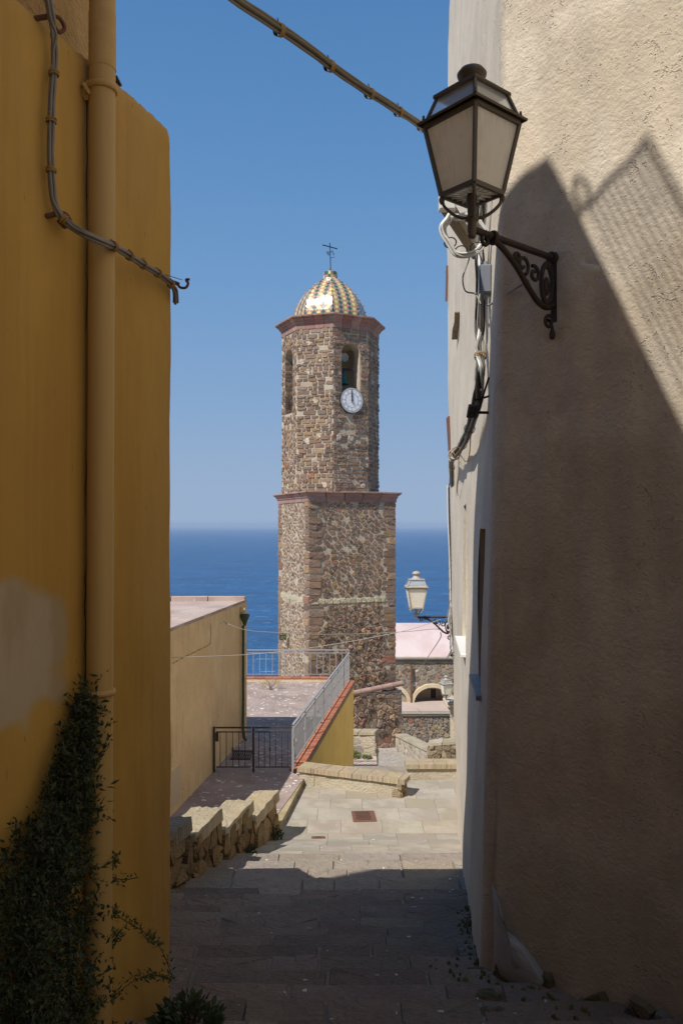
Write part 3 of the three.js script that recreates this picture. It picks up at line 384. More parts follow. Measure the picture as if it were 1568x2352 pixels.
{ // cement smear at the foot of the corner and the broken rubble base
  const r = rngOf(71), out = [[1131, 2030], [1142, 2060], [1152, 2105], [1162, 2135], [1182, 2150], [1205, 2170], [1228, 2205], [1252, 2240], [1258, 2262], [1246, 2282], [1215, 2288], [1185, 2272], [1160, 2255], [1143, 2240], [1132, 2200], [1134, 2140], [1130, 2080]];
  const skin = (y) => (1.23 - sideX(6.14, y)) * 0.6 * 0.78 + 0.05 * smooth(-1.6, -2.9, y), onSkin = (u, v, k) => { let p = onNear(u, v, 0); for (let i = 0; i < 4; i++) p = onNear(u, v, 0).lerp(V3(0, 0, 0), (skin(p.y) + k) / -NW0.clone().dot(nwN)); return p; };
  const P = [], I = [], U = [], rings = 6, cu = 1180, cv = 2215; { const p = onSkin(cu, cv, 0.085); P.push(p.x, p.y, p.z); U.push(0, 0); }
  for (let k = 1; k <= rings; k++) for (const [u, v] of out) { const t = k / rings, p = onSkin(lerp(cu, u, t) + (r() - 0.5) * 5, lerp(cv, v, t) + (r() - 0.5) * 5, k === rings ? -0.01 : 0.045 + 0.035 * (1 - t * t) + 0.012 * r()); P.push(p.x, p.y, p.z); U.push(p.x - p.z, p.y); }
  const n = out.length; for (let i = 0; i < n; i++) I.push(0, 1 + i, 1 + (i + 1) % n); for (let k = 0; k < rings - 1; k++) for (let i = 0; i < n; i++) { const a = 1 + k * n + i, b = 1 + k * n + (i + 1) % n; I.push(a, a + n, b, b, a + n, b + n); }
  const g = new THREE.BufferGeometry(); g.setAttribute('position', new THREE.Float32BufferAttribute(P, 3)); g.setAttribute('uv', new THREE.Float32BufferAttribute(U, 2)); g.setIndex(I); g.computeVertexNormals(); part('cement_patch', g, M.cementPatch, house, 'smooth grey cement smear at the foot of the corner');
  // rubble showing where the plaster has fallen from the base
  const A = onSkin(1140, 2230, 0), B = onSkin(1640, 2370, 0); A.y = B.y = 0; const run = B.clone().sub(A), L = run.length(), f = frame(A.clone(), run, V3(0, 1, 0)); f.z.copy(nwN); f.o.y = -3.75; const top = (x) => { const p = A.clone().addScaledVector(f.x, x); return gy(-p.z) + 0.08 + 0.05 * Math.sin(x * 7) + 0.035 * Math.sin(x * 17 + 1); };
  const pal = [[3, [0.20, 0.16, 0.10]], [2, [0.15, 0.125, 0.085]], [1, [0.19, 0.175, 0.155]], [1, [0.17, 0.155, 0.07]]]; f.o.addScaledVector(nwN, 0.012);
  for (const s of rubble(L, 1.3, 0.15, 0.085, r, 0.006, 0.9, (x, y) => y - 3.75 < top(x))) { const acc = new Acc(); stone(acc, f, s.poly, 0.01 + 0.025 * r(), r, vary(pick(r, pal), r, 0.4), 0.12, 0.05, 0.8); part('base_stone', acc.geo(), M.stone, house); }
  // mossy fallen stones along the foot
  for (const [u, v, s, c2] of [[1106, 2246, 0.09, 2], [1092, 2190, 0.05, 2], [1118, 2296, 0.10, 2], [1140, 2335, 0.09, 0]]) {
    const G = new THREE.IcosahedronGeometry(s, 3), pos = G.attributes.position, q = rngOf(Math.round(u * 7 + v)), ph = [q() * 6, q() * 6, q() * 6]; for (let i = 0; i < pos.count; i++) { const x = pos.getX(i), y = pos.getY(i), z = pos.getZ(i), k = 1 + 0.2 * Math.sin(x / s * 2.3 + ph[0]) * Math.cos(y / s * 2.1 + ph[1]) + 0.13 * Math.sin(z / s * 4 + ph[2]) + 0.07 * Math.sin(x / s * 9 + y / s * 7); pos.setXYZ(i, x * k * 1.3, y * k * 0.55, z * k); } G.computeVertexNormals();
    const d = 1.6 / ((v - HV) / F - 0.307), p = px(u, v, d); G.translate(p.x, gy(-p.z) + 0.005, p.z); part('fallen_stone', G, [M.rockA, M.cement, M.moss][c2], house); }
}
{ // pale repair plaster round the bracket
  const r = rngOf(44), pts = []; for (let k = 0; k < 26; k++) { const a = k / 26 * 6.283, R = 1 + 0.35 * (r() - 0.5) + 0.25 * Math.sin(2 * a + 1); pts.push([1318 + 62 * R * Math.cos(a), 622 + 44 * R * Math.sin(a)]); } const P = [], U = [], I = [], ring = 3; const add = (p) => { P.push(p.x, p.y, p.z); U.push(p.x - p.z, p.y); }; add(onNear(1318, 622, 0.016)); for (let k = 1; k <= ring; k++) for (const [u, v] of pts) add(onNear(lerp(1318, u, k / ring), lerp(622, v, k / ring), k === ring ? -0.02 : 0.014)); const n = pts.length; for (let i = 0; i < n; i++) I.push(0, 1 + i, 1 + (i + 1) % n); for (let k = 0; k < ring - 1; k++) for (let i = 0; i < n; i++) { const a = 1 + k * n + i, b = 1 + k * n + (i + 1) % n; I.push(a, a + n, b, b, a + n, b + n); } const g = new THREE.BufferGeometry(); g.setAttribute('position', new THREE.Float32BufferAttribute(P, 3)); g.setAttribute('uv', new THREE.Float32BufferAttribute(U, 2)); g.setIndex(I); g.computeVertexNormals(); part('repair_patch', g, M.stuccoPale, house, 'pale repair plaster where the lamp bracket meets the wall');
}
{ // unseen lane behind the eye: the stucco house goes on; a house added to darken the alley closes it
  part('lane_wall', prism([[2.46, 4.58], [2.75, -7.5], [3.4, -7.5], [3.4, 4.6]], -5, 9), M.stucco, house);
  const o = thing('added_lane_house', 'added unseen stucco house closing the lane behind the viewpoint to darken the alley', 'house'); part('wall', prism([[-1.6, -6.6], [2.7, -6.2], [2.7, -8.5], [-1.6, -8.5]], -3, 4.6), M.stucco, o); part('door', box(1.0, 2.1, 0.08, 0.5, 0.2, 6.4), M.timber, o);
}
// ---------------------------------------------------------------- terrace, its railings and the pale house
const FL = -5.7, paleX = (d) => -2.57 - 0.127 * (21.63 - d), edgeX = (d) => lerp(-1.2, 0.222, (d - 18.45) / 10.59); // terrace level, house wall, inner edge of the brick coping
{
  const o = thing('terrace', 'brown tiled terrace on a yellow retaining wall with red brick coping', 'terrace');
  part('tiled_floor', prism([[-9, 12.6], [-1.88, 12.6], [-1.40, 15.0], [-0.853, 17.94], [-1.12, 18.36], [edgeX(18.45) + 0.05, 18.45], [edgeX(29.04) + 0.05, 29.04], [-9, 29.3]], FL - 0.16, FL, true, true), M.tileFloor, o, 'brown tiles spotted with bird droppings');
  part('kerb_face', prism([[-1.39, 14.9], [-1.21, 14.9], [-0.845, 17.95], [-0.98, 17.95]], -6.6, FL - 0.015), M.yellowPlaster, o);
  part('retaining_wall', prism([[edgeX(18.4) + 0.03, 18.4], [edgeX(18.4) + 0.22, 18.34], [edgeX(29.04) + 0.22, 29.2], [-9, 29.5], [-9, 28.9], [edgeX(28.6) - 0.1, 28.7]], -11.5, FL - 0.17), M.yellow, o, 'yellow plastered retaining wall');
  // rowlock bricks of the coping along the right edge, then the tiles of the far edge
  const dir = W(edgeX(29.04) - edgeX(18.45), 0, 29.04 - 18.45).normalize(), L = 10.68, n = 134, bg = box(0.27, 0.055, L / n - 0.012, 0, 0, 0, 0.006), rot = Math.atan2(dir.x, dir.z);
  for (let k = 0; k < n; k++) { const p = W(edgeX(18.45) + 0.13, FL + 0.028, 18.45).addScaledVector(dir, (k + 0.5) * L / n), b = part('brick', bg, k % 5 === 2 ? M.brickPale : k % 3 ? M.brick : M.brickDark, o); b.position.copy(p); b.rotation.y = rot; }
  part('coping_bed', prism([[edgeX(18.45) + 0.0, 18.45], [edgeX(18.45) + 0.255, 18.45], [edgeX(29.04) + 0.255, 29.04], [edgeX(29.04), 29.04]], FL - 0.15, FL + 0.018), M.joint, o);
  const tg = box(0.32, 0.05, 0.24, 0, 0, 0, 0.006); for (let k = 0; k < 26; k++) { const b = part('edge_tile', tg, k % 4 === 1 ? M.brickDark : M.brick, o); b.position.copy(W(0.02 - k * 0.333, FL + 0.145, 29.08 + k * 0.002)); }
  part('edge_upstand', prism([[0.2, 28.98], [0.2, 29.2], [-9, 29.25], [-9, 29.03]], FL - 0.1, FL + 0.117), M.cream, o);
  // drain grate
  const gd = 5.7 * F / (1735 - HV), gp = px(556, 1735, gd); const fr = part('drain_grate', merge([box(0.5, 0.02, 0.05, gp.x, FL + 0.012, gp.z - 0.35), box(0.5, 0.02, 0.05, gp.x, FL + 0.012, gp.z + 0.35), ...Array.from({ length: 9 }, (_, k) => box(0.028, 0.014, 0.64, gp.x - 0.22 + k * 0.055, FL + 0.01, gp.z))]), M.gate, o);
  // bird droppings on the tiles
  { const r = rngOf(77), acc = new Acc(), f = frame(W(0, FL, 0), V3(1, 0, 0), V3(0, 0, -1)); for (let k = 0; k < 620; k++) { const d = 15 + 14 * Math.pow(r(), 0.7), x0 = d < 21.6 ? paleX(d) : -6, x1 = d < 18.4 ? lerp(-1.4, -0.9, (d - 15) / 3.4) : edgeX(d), x = lerp(x0, x1, r()), s = 0.012 + 0.045 * r() * r(), n = 7, e = 0.6 + 0.8 * r(), p = []; for (let i = 0; i < n; i++) { const t = i / n * 6.283, R = s * (0.5 + 0.8 * r()); p.push([x + R * Math.cos(t) * 1.5, d + R * Math.sin(t) * e]); } stone(acc, f, p, 0.004, r, [0.62, 0.61, 0.6], 0.1, 0, 0); } const m = part('bird_droppings', acc.geo(), M.dropping, o); m.userData.kind = 'stuff'; }
}
// railing pieces
function railing(name, label, A, B, opt, group) { // A, B = ends on the ground
  const o = thing(name, label, 'railing', group), L = A.distanceTo(B), dir = B.clone().sub(A).normalize(), up = V3(0, 1, 0), h = opt.h, n = Math.round(L / opt.gap), at2 = (s, y) => A.clone().addScaledVector(dir, s).addScaledVector(up, y), mat = opt.mat;
  part('handrail', bar(at2(-0.03, h), at2(L + 0.03, h), 0.055, 0.034), mat, o); part('upper_rail', bar(at2(0, h - 0.11), at2(L, h - 0.11), 0.03, 0.022), mat, o); part('lower_rail', bar(at2(0, 0.09), at2(L, 0.09), 0.03, 0.016), mat, o);
  const posts = Math.max(1, Math.round(L / opt.post)), pg = box(0.036, h, 0.036), bg = new THREE.CylinderGeometry(opt.r ?? 0.009, opt.r ?? 0.009, h - 0.2, 6), kg = lathe([[0, -0.05], [0.012, -0.05], [0.022, -0.02], [0.012, 0], [0.022, 0.02], [0.012, 0.05], [0, 0.05]], 8);
  for (let k = 0; k <= posts; k++) { if (opt.skip?.includes(k)) continue; const m = part('post', pg, mat, o); m.position.copy(at2(L * k / posts, h / 2 - 0.015)); m.rotation.y = Math.atan2(dir.x, dir.z); }
  for (let k = 1; k < n; k++) { const m = part('baluster', bg, mat, o); m.position.copy(at2(L * k / n, h / 2 - 0.01)); if (k % opt.knob === 3) { const q = part('collar', kg, mat, m); q.position.y = 0.02; } }
  return o;
}
railing('terrace_railing', 'long grey metal railing along the red brick coping', W(edgeX(18.6) + 0.06, FL + 0.056, 18.62), W(edgeX(29) + 0.06, FL + 0.056, 28.98), { h: 1.0, gap: 0.118, post: 1.5, knob: 9, mat: M.galv });
railing('terrace_railing', 'grey metal railing along the sea edge of the terrace', W(-6.0, FL + 0.17, 29.12), W(edgeX(29) + 0.05, FL + 0.17, 29.12), { h: 0.98, gap: 0.235, post: 1.9, knob: 8, mat: M.galv, skip: [4], r: 0.015 });
{ // gate across the terrace: a hinged leaf and a fixed panel
  const mk = (label, uL, uR, us, cat, name) => { const d = 18.4, X = (u) => (u - CU) / F * d, o = thing(name, label, cat), y0 = FL + 0.12, y1 = FL + 1.04, a = X(uL), b = X(uR);
    const pp = part('post', box(0.045, y1 - FL + 0.02, 0.045, a, (FL + y1) / 2, -d), M.gate, o); part('top_rail', box(b - a - 0.03, 0.03, 0.04, (a + b) / 2 + 0.02, y1 - 0.01, -d), M.gate, o); part('upper_rail', box(b - a - 0.05, 0.022, 0.025, (a + b) / 2 + 0.02, y1 - 0.11, -d), M.gate, o); part('bottom_rail', box(b - a - 0.05, 0.022, 0.025, (a + b) / 2 + 0.02, y0, -d), M.gate, o);
    us.forEach((u, k) => { const q = part('baluster', new THREE.CylinderGeometry(0.009, 0.009, y1 - 0.12 - y0 - 0.02, 6), M.gate, o); q.position.set(X(u), (y0 + y1 - 0.11) / 2, -d); if (k === 2) { const m = part('collar', lathe([[0, -0.05], [0.013, -0.05], [0.024, -0.02], [0.013, 0], [0.024, 0.02], [0.013, 0.05], [0, 0.05]], 8), M.gate, q); m.position.y = 0.0; } }); return o; };
  const g = mk('dark iron gate leaf with lock box beside the pale house wall', 492, 577, [506, 520, 534.5, 548.5, 563], 'gate', 'iron_gate'); part('lock_box', box(0.07, 0.2, 0.03, (499 - CU) / F * 18.4, FL + 0.82, -18.37), M.gate, g);
  const f = mk('dark iron fixed panel between the gate leaf and the long railing', 582, 671, [594.5, 607.5, 620, 633, 647, 661], 'railing', 'fixed_railing'); part('post', box(0.04, 1.04, 0.04, (671 - CU) / F * 18.4 + 0.01, FL + 0.53, -18.4), M.galv, f);
}
{
  const o = thing('pale_house', 'low pale yellow house with flat roof beside the terrace', 'house'), nearD = 12.4;
  part('wall', prism([[paleX(nearD), nearD], [paleX(21.63), 21.63], [-9.5, 21.7], [-9.5, nearD]], -7, -2.06), M.pale, o);
  part('roof', prism([[paleX(nearD) - 0.02, nearD], [paleX(21.6) - 0.03, 21.58], [-9.48, 21.66], [-9.48, nearD]], -2.1, -2.045), M.roofFloor, o, 'pinkish roof spotted with bird droppings');
  const g = box(0.98, 0.15, 0.16, 0, 0, 0, 0.01); for (let k = 0; k < 7; k++) { const m = part('parapet_block', g, k % 2 ? M.roofFloor : M.parapet, o); m.position.set(paleX(21.5) - 0.5 - k * 1.0, -1.985, -21.5); }
  part('roof_edge', prism([[paleX(nearD) - 0.06, nearD], [paleX(nearD) + 0.012, nearD], [paleX(21.63) + 0.012, 21.64], [paleX(21.63) - 0.06, 21.64]], -2.07, -2.0), M.parapet, o);
  const hd = 16.0, hp = V3(paleX(15.9), -5.05, -15.9), hg = box(0.02, 0.72, 0.55, 0, 0, 0, 0.004); hg.rotateY(-0.126); hg.translate(hp.x - 0.008, hp.y - 0.15, hp.z); part('meter_hatch', hg, M.hatch, o, 'plain flush cover low in the wall');
}
{ // green downpipe with hopper
  const o = thing('downpipe', 'dark green downpipe with funnel hopper on the pale house', 'downpipe'), d = 20.95, x = paleX(d) + 0.075, y = (v) => (HV - v) / F * d;
  part('pipe', tube([V3(x, y(1437), -d), V3(x, y(1520), -d), V3(x, y(1600), -d), V3(x, y(1684), -d), V3(x + 0.02, y(1695), -d), V3(x + 0.09, y(1700), -d + 0.03)], 0.036, 60, 12), M.green, o);
  const h = lathe([[0.036, 0], [0.05, 0.06], [0.125, 0.24], [0.13, 0.30], [0.115, 0.30], [0.11, 0.25], [0.03, 0.06]], 20); h.translate(x + 0.04, y(1437), -d); part('hopper', h, M.green, o);
  for (const v of [1480, 1560, 1640]) { const t = new THREE.TorusGeometry(0.04, 0.008, 6, 16); t.rotateX(Math.PI / 2); t.translate(x, y(v), -d); part('clip', t, M.green, o); }
  const s = new THREE.SphereGeometry(0.1, 14, 10); s.scale(1, 0.8, 1); s.translate(x - 0.03, y(1402), -d); part('outlet', s, M.pale, o);
}
// ---------------------------------------------------------------- stepped stone parapet beside the steps
{
  const o = thing('stepped_parapet', 'stepped parapet of rough yellowish stones along the left of the steps', 'wall'), r = rngOf(81), px0 = (d) => lerp(-2.07, -1.21, (d - 10.9) / 4.1); // right face
  const blocks = [[9.2, 10.86, -3.98], [10.92, 12.05, -4.27], [12.08, 13.5, -4.66], [13.53, 15.0, -4.99]], list = [], cols = [[4, [0.30, 0.21, 0.105]], [3, [0.25, 0.17, 0.08]], [2, [0.22, 0.14, 0.07]], [1, [0.35, 0.26, 0.14]]];
  for (const [a, b, top] of blocks) {
    const bot = gy(b) - 0.25, th = 0.42, A = V3(px0(a), bot, -a), B = V3(px0(b), bot, -b), run = B.clone().sub(A), L = run.length(), H = top - bot;
    part('rubble_core', prism([[px0(a) - 0.02, a], [px0(b) - 0.02, b - 0.01], [px0(b) - th, b - 0.01], [px0(a) - th, a]], bot, top - 0.05), M.joint, o);
    // right face
    const f = frame(A, run.clone(), V3(0, 1, 0)); if (f.z.x < 0) f.z.negate();
    for (const s of rubble(L, H - 0.02, 0.25, 0.33, r, 0.01, 0.9)) { const c = vary(pick(r, cols), r, 0.4), sd = r; const hh = 0.02 + 0.045 * r(); list.push({ w: s.a, make: (acc) => stone(acc, f, s.poly, hh, sd, c, 0.07, 0.05, 0.9) }); }
    // far end
    const f2 = frame(V3(px0(b), bot, -b), V3(-1, 0, 0), V3(0, 1, 0)); for (const s of rubble(th, H, 0.22, 0.25, r, 0.012)) { const c = vary(pick(r, cols), r, 0.4); list.push({ w: s.a * 0.3, make: (acc) => stone(acc, f2, s.poly, 0.03, r, c, 0.12, 0.04, 0.5) }); }
    // near end (faces the eye above the block before it)
    // capstones; those of the nearest block are darker, their shade put into the colour
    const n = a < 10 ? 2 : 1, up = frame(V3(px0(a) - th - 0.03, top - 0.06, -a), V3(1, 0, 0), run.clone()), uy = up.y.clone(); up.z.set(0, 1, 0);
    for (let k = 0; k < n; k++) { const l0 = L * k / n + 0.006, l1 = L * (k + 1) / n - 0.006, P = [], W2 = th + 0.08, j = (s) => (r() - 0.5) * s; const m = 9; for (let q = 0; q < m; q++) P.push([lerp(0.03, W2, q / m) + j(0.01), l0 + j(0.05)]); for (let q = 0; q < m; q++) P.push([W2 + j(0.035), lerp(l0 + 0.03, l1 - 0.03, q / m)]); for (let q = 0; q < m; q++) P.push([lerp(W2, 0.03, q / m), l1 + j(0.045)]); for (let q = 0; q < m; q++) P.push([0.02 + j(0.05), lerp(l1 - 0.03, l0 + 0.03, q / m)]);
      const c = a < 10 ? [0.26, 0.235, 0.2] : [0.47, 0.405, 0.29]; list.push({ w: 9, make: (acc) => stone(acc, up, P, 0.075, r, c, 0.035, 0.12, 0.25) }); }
  }
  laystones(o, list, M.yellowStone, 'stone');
}
// ---------------------------------------------------------------- low bench wall at the end of the landing
{
  const mk = (label, ends, h, n, r, extra) => { const o = thing('bench_wall', label, 'low wall'), [[xa, da], [xb, db]] = ends, run = W(xb - xa, 0, db - da), L = run.length(), u = run.clone().normalize(), back = V3(u.z, 0, -u.x); if (back.z > 0) back.negate(); const th = 0.34, P = (s, k) => [xa + u.x * s + back.x * k, -(-da + u.z * s + back.z * k)];
    part('plastered_core', prism([P(0, 0), P(L - 0.02, 0), P(L - 0.02, th), P(0, th)], -7.6, gy(18) + h - 0.09), M.plasterLow, o);
    let s = -0.03; const f = frame(W(xa, gy(18) + h - 0.1, da).addScaledVector(back, -0.05), u, back); if (f.z.y < 0) f.z.negate();
    for (let k = 0; k < n; k++) { const w = (L + 0.1) / n * (0.85 + 0.3 * r()), e = k === n - 1 ? L + 0.08 : Math.min(L + 0.08, s + w); if (e - s < 0.05) break; const acc = new Acc(), j = () => (r() - 0.5) * 0.014; stone(acc, f, cut([[s + 0.003, j()], [(s + e) / 2, j()], [e - 0.003, j()], [e - 0.003, 0.46 + j()], [s + 0.003, 0.46 + j()]], k === n - 1 ? 0.14 : 0.012), 0.10, r, vary([0.47, 0.39, 0.275], r, 0.08), 0.006, 0.005, 0.05); part('coping_block', acc.geo(), M.yellowStone, o); s = e; }
    return [o, u, back, P, L]; };
  const r = rngOf(91), [o, u, back, P, L] = mk('low plastered bench wall with ochre coping blocks at the terrace corner', [[-0.95, 18.0], [1.3, 17.12]], 0.40, 8, r);
  // rough stone end pier; right side stones coloured darker to carry their shade
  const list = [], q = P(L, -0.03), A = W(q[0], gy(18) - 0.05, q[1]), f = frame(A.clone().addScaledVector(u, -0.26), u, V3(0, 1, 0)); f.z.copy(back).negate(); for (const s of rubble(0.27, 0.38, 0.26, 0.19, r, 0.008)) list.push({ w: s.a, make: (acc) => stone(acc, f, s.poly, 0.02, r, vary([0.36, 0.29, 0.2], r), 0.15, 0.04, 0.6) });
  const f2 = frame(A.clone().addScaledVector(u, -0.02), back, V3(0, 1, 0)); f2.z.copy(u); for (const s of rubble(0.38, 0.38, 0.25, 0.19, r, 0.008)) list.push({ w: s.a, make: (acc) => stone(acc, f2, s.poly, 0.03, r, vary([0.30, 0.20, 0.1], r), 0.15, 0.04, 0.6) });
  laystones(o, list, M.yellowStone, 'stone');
  mk('low cracked bench wall with pale coping blocks running behind the stucco house', [[1.5, 18.35], [3.6, 18.35]], 0.36, 7, r);
}
// ---------------------------------------------------------------- bell tower
{
  const o = thing('bell_tower', 'tall stone bell tower with octagonal belfry, clock and tiled dome above the sea', 'tower'), TX = -0.335, TD = 43, r = rngOf(101), deg = Math.PI / 180;
  const OX = -0.60, OD = 43.1;                           // axis of the octagon
  // n-gon: face k has its outward normal at azimuth a (0 = toward the eye, positive = to the right)
  const nrm = (a) => V3(Math.sin(a), 0, Math.cos(a)), ctr = W(TX, 0, TD), octr = W(OX, 0, OD);
  const sq = { n: 4, ap: 2.42, rot: 22.5 * deg, c: ctr }, oc = { n: 8, ap: 2.42, rot: 26.5 * deg, c: octr };
  const faceAz = (g, k) => g.rot + k * 2 * Math.PI / g.n;
  const corner = (g, k, ap, y) => { const a = faceAz(g, k) + Math.PI / g.n; const R = ap / Math.cos(Math.PI / g.n); return V3(g.c.x + Math.sin(a) * R, y, g.c.z + Math.cos(a) * R); }; // right-hand corner of face k seen from outside
  const faceFrame = (g, k, ap, y) => { const a = faceAz(g, k), L = corner(g, k - 1, ap, y), Rr = corner(g, k, ap, y); return { f: frame(L, Rr.clone().sub(L), V3(0, 1, 0)), w: L.distanceTo(Rr) }; };
  // blocks of a moulding that runs round the tower
  const moulding = (g, ap, prof, name, mat, per, cols) => { for (let k = 0; k < g.n; k++) for (let b = 0; b < per; b++) { const acc = new Acc(), t0 = b / per + (b ? 0.004 : 0), t1 = (b + 1) / per - (b < per - 1 ? 0.004 : 0), col = vary(pick(r, cols), r, 0.25), sec = (t) => prof.map(([off, y]) => { const A = corner(g, k - 1, ap + off, y), B = corner(g, k, ap + off, y); return A.lerp(B, t); }), s0 = sec(t0), s1 = sec(t1), n = prof.length, u0 = r() * 3; let v = 0;
      for (let i = 0; i < n; i++) { const j = (i + 1) % n, l = s0[i].distanceTo(s0[j]), L = s0[i].distanceTo(s1[i]); acc.tri(s0[i], s1[i], s1[j], [u0, v], [u0 + L, v], [u0 + L, v + l], col); acc.tri(s0[i], s1[j], s0[j], [u0, v], [u0 + L, v + l], [u0, v + l], col); v += l; }
      for (let i = 1; i < n - 1; i++) { acc.tri(s0[0], s0[i + 1], s0[i], [0, 0], [0, 0], [0, 0], col); acc.tri(s1[0], s1[i], s1[i + 1], [0, 0], [0, 0], [0, 0], col); } part(name, acc.geo(), mat, o); } };
  const pinks = [[4, [0.33, 0.185, 0.155]], [2, [0.29, 0.15, 0.125]], [2, [0.37, 0.23, 0.19]], [1, [0.30, 0.2, 0.19]]], pinkLow = [[1, [0.37, 0.235, 0.205]], [1, [0.34, 0.21, 0.185]]];
  const YB = -13.2, YS = 1.2, YS2 = 1.72, YO = 10.12, YO2 = 10.78, PL = -8.55; // base, cornice of the shaft, belfry top, plinth
  const stones = [], trachyteTones = [[5, [0.29, 0.198, 0.146]], [3, [0.25, 0.167, 0.126]], [2, [0.335, 0.228, 0.138]], [1.6, [0.19, 0.135, 0.105]], [1.5, [0.27, 0.203, 0.168]], [1.2, [0.27, 0.157, 0.113]], [0.12, [0.34, 0.16, 0.11]]];
  const addStone = (f, s, h, col, k, vis) => { const seed = 1 + Math.floor(r() * 1e9); stones.push({ w: s.a * vis, make: (acc) => stone(acc, f, s.poly, h, rngOf(seed), col, k, 0.04, 0.7) }); };
  // shaft: mortar body, then quoins and rubble on the faces toward the eye
  part('shaft_wall', (() => { const P = [0, 1, 2, 3].map((k) => corner(sq, k, sq.ap - 0.012, 0)); return prism(P.map((p) => [p.x, -p.z]), YB, YS + 0.05, true, true); })(), M.mortar, o);
  for (const [k, proud, vis, sx, sy, gap] of [[3, 0.022, 0.45, 0.22, 0.165, 0.03], [0, 0.05, 1, 0.36, 0.15, 0.016]]) {
    const { f, w } = faceFrame(sq, k, sq.ap - 0.01, YB), H = YS - YB;
    let y = 0; const q = []; while (y < H - 0.1) { const h = Math.min(H - y, 0.27 + 0.16 * r()), wl = 0.36 + 0.5 * r(), wr = 0.36 + 0.5 * r(); q.push([y, y + h, wl, wr]); y += h; }
    const jit = () => (r() - 0.5) * 0.03, box4 = (a, b, c, d) => ({ poly: cut([[a, c + jit()], [b, c + jit()], [b, d + jit()], [a, d + jit()]], 0.13), a: (b - a) * (d - c) });
    for (const [a, b, wl, wr] of q) { if (r() > 0.04) addStone(f, box4(-0.025, wl - 0.03, a + 0.02, b - 0.02), 0.03 + 0.03 * r() * (k ? 0.6 : 1.4), vary(pick(r, trachyteTones), r, 0.3), 0.07, vis); if (r() > 0.04) addStone(f, box4(w - wr + 0.03, w + 0.02, a + 0.02, b - 0.02), 0.03 + 0.03 * r() * (k ? 0.6 : 1.4), vary(pick(r, trachyteTones), r, 0.3), 0.07, vis); }
    const band = [-3.98 - YB, -3.68 - YB], inQ = (x, yy) => { const e = q.find((e) => yy >= e[0] && yy < e[1]) || q[q.length - 1]; return x < e[2] + 0.02 || x > w - e[3] - 0.02; };
    const lower = (yy) => yy < band[0];
    for (const s of rubble(w, H, sx, sy, r, gap, k ? 0.95 : 0.72, (x, yy) => !inQ(x, yy) && !(yy > band[0] - 0.08 && yy < band[1] + 0.08) && r() > 0.05, k ? 0.24 : 0.1, k ? 0.22 : 0.14)) { const rg = k === 0 ? (0.6 + 0.9 * smooth(11.5, 7, s.c[1])) : 1; addStone(f, s, proud * (0.35 + 1.1 * r()) * rg, vary(pick(r, trachyteTones), r, 0.42), 0.16 + 0.12 * r(), vis); }
    // pale levelling course
    let x = 0.05; while (x < w - 0.1) { const L = k ? 0.5 + 0.7 * r() : 0.22 + 0.3 * r(), b = Math.min(w - 0.02, x + L); addStone(f, { poly: cut([[x + 0.01, band[0] + 0.02], [b - 0.01, band[0] + 0.02 + jit()], [b - 0.01, band[1] - 0.02 + jit()], [x + 0.01, band[1] - 0.02]], 0.12), a: 0.1 }, k ? 0.02 : 0.045, vary([0.54, 0.485, 0.35], r, 0.2), 0.08, vis); x = b; }
  }
  moulding(sq, sq.ap, [[-0.2, YS], [0.03, YS], [0.05, YS + 0.2], [0.09, YS + 0.22], [0.09, YS + 0.30], [0.17, YS + 0.38], [0.17, YS + 0.43], [0.25, YS + 0.46], [0.25, YS2], [-0.6, YS2 + 0.03]], 'lower_cornice_stone', M.trachyte, 5, pinkLow);
  { const P = [0, 1, 2, 3].map((k) => corner(sq, k, sq.ap - 0.15, 0)); part('shaft_top', prism(P.map((p) => [p.x, -p.z]), YS + 0.3, YS2 + 0.035), M.mortar, o); }
  // plinth below with a rounded string course, seen beyond the terrace
  { const pl = { n: 4, ap: 2.66, rot: sq.rot, c: ctr }, P = [0, 1, 2, 3].map((k) => corner(pl, k, pl.ap, 0)); part('plinth', prism(P.map((p) => [p.x, -p.z]), YB, PL - 0.05), M.mortar, o); const { f, w } = faceFrame(pl, 0, pl.ap, YB), H = PL - 0.1 - YB;
    for (const s of rubble(w, H, 0.42, 0.29, r, 0.02, 0.85)) addStone(f, s, 0.04 + 0.09 * r(), vary(pick(r, trachyteTones), r, 0.4), 0.14, 1.2);
    const A = corner(pl, -1, pl.ap + 0.03, PL), B = corner(pl, 0, pl.ap + 0.03, PL); B.y += 0.32; A.y -= 0.25; const run = B.clone().sub(A), nb = 9; for (let k = 0; k < nb; k++) part('string_course_stone', rod(A.clone().addScaledVector(run, k / nb + 0.002), A.clone().addScaledVector(run, (k + 1) / nb - 0.002), 0.14, 12), k % 2 ? M.pinkStone : M.pinkStoneB, o); }
  // octagonal belfry
  const archK = [0, 2, 4, 6], arch = (k) => k === 6 ? { x0: 0.42, x1: 1.5, y0: 5.9, ys: 8.75 } : { x0: 0.48, x1: 1.52, y0: 6.6, ys: 8.85 }, rad = (a) => (a.x1 - a.x0) / 2;
  for (let k = 0; k < 8; k++) {
    const { f, w } = faceFrame(oc, k, oc.ap - 0.012, 0), sh = new THREE.Shape([new THREE.Vector2(0, YS2), new THREE.Vector2(w, YS2), new THREE.Vector2(w, YO + 0.1), new THREE.Vector2(0, YO + 0.1)]), open = archK.includes(k), a = open && arch(k);
    if (open) { const h = new THREE.Path(); h.moveTo(a.x0, a.y0); h.lineTo(a.x1, a.y0); h.lineTo(a.x1, a.ys); h.absarc((a.x0 + a.x1) / 2, a.ys, rad(a), 0, Math.PI, false); h.lineTo(a.x0, a.y0); sh.holes.push(h); }
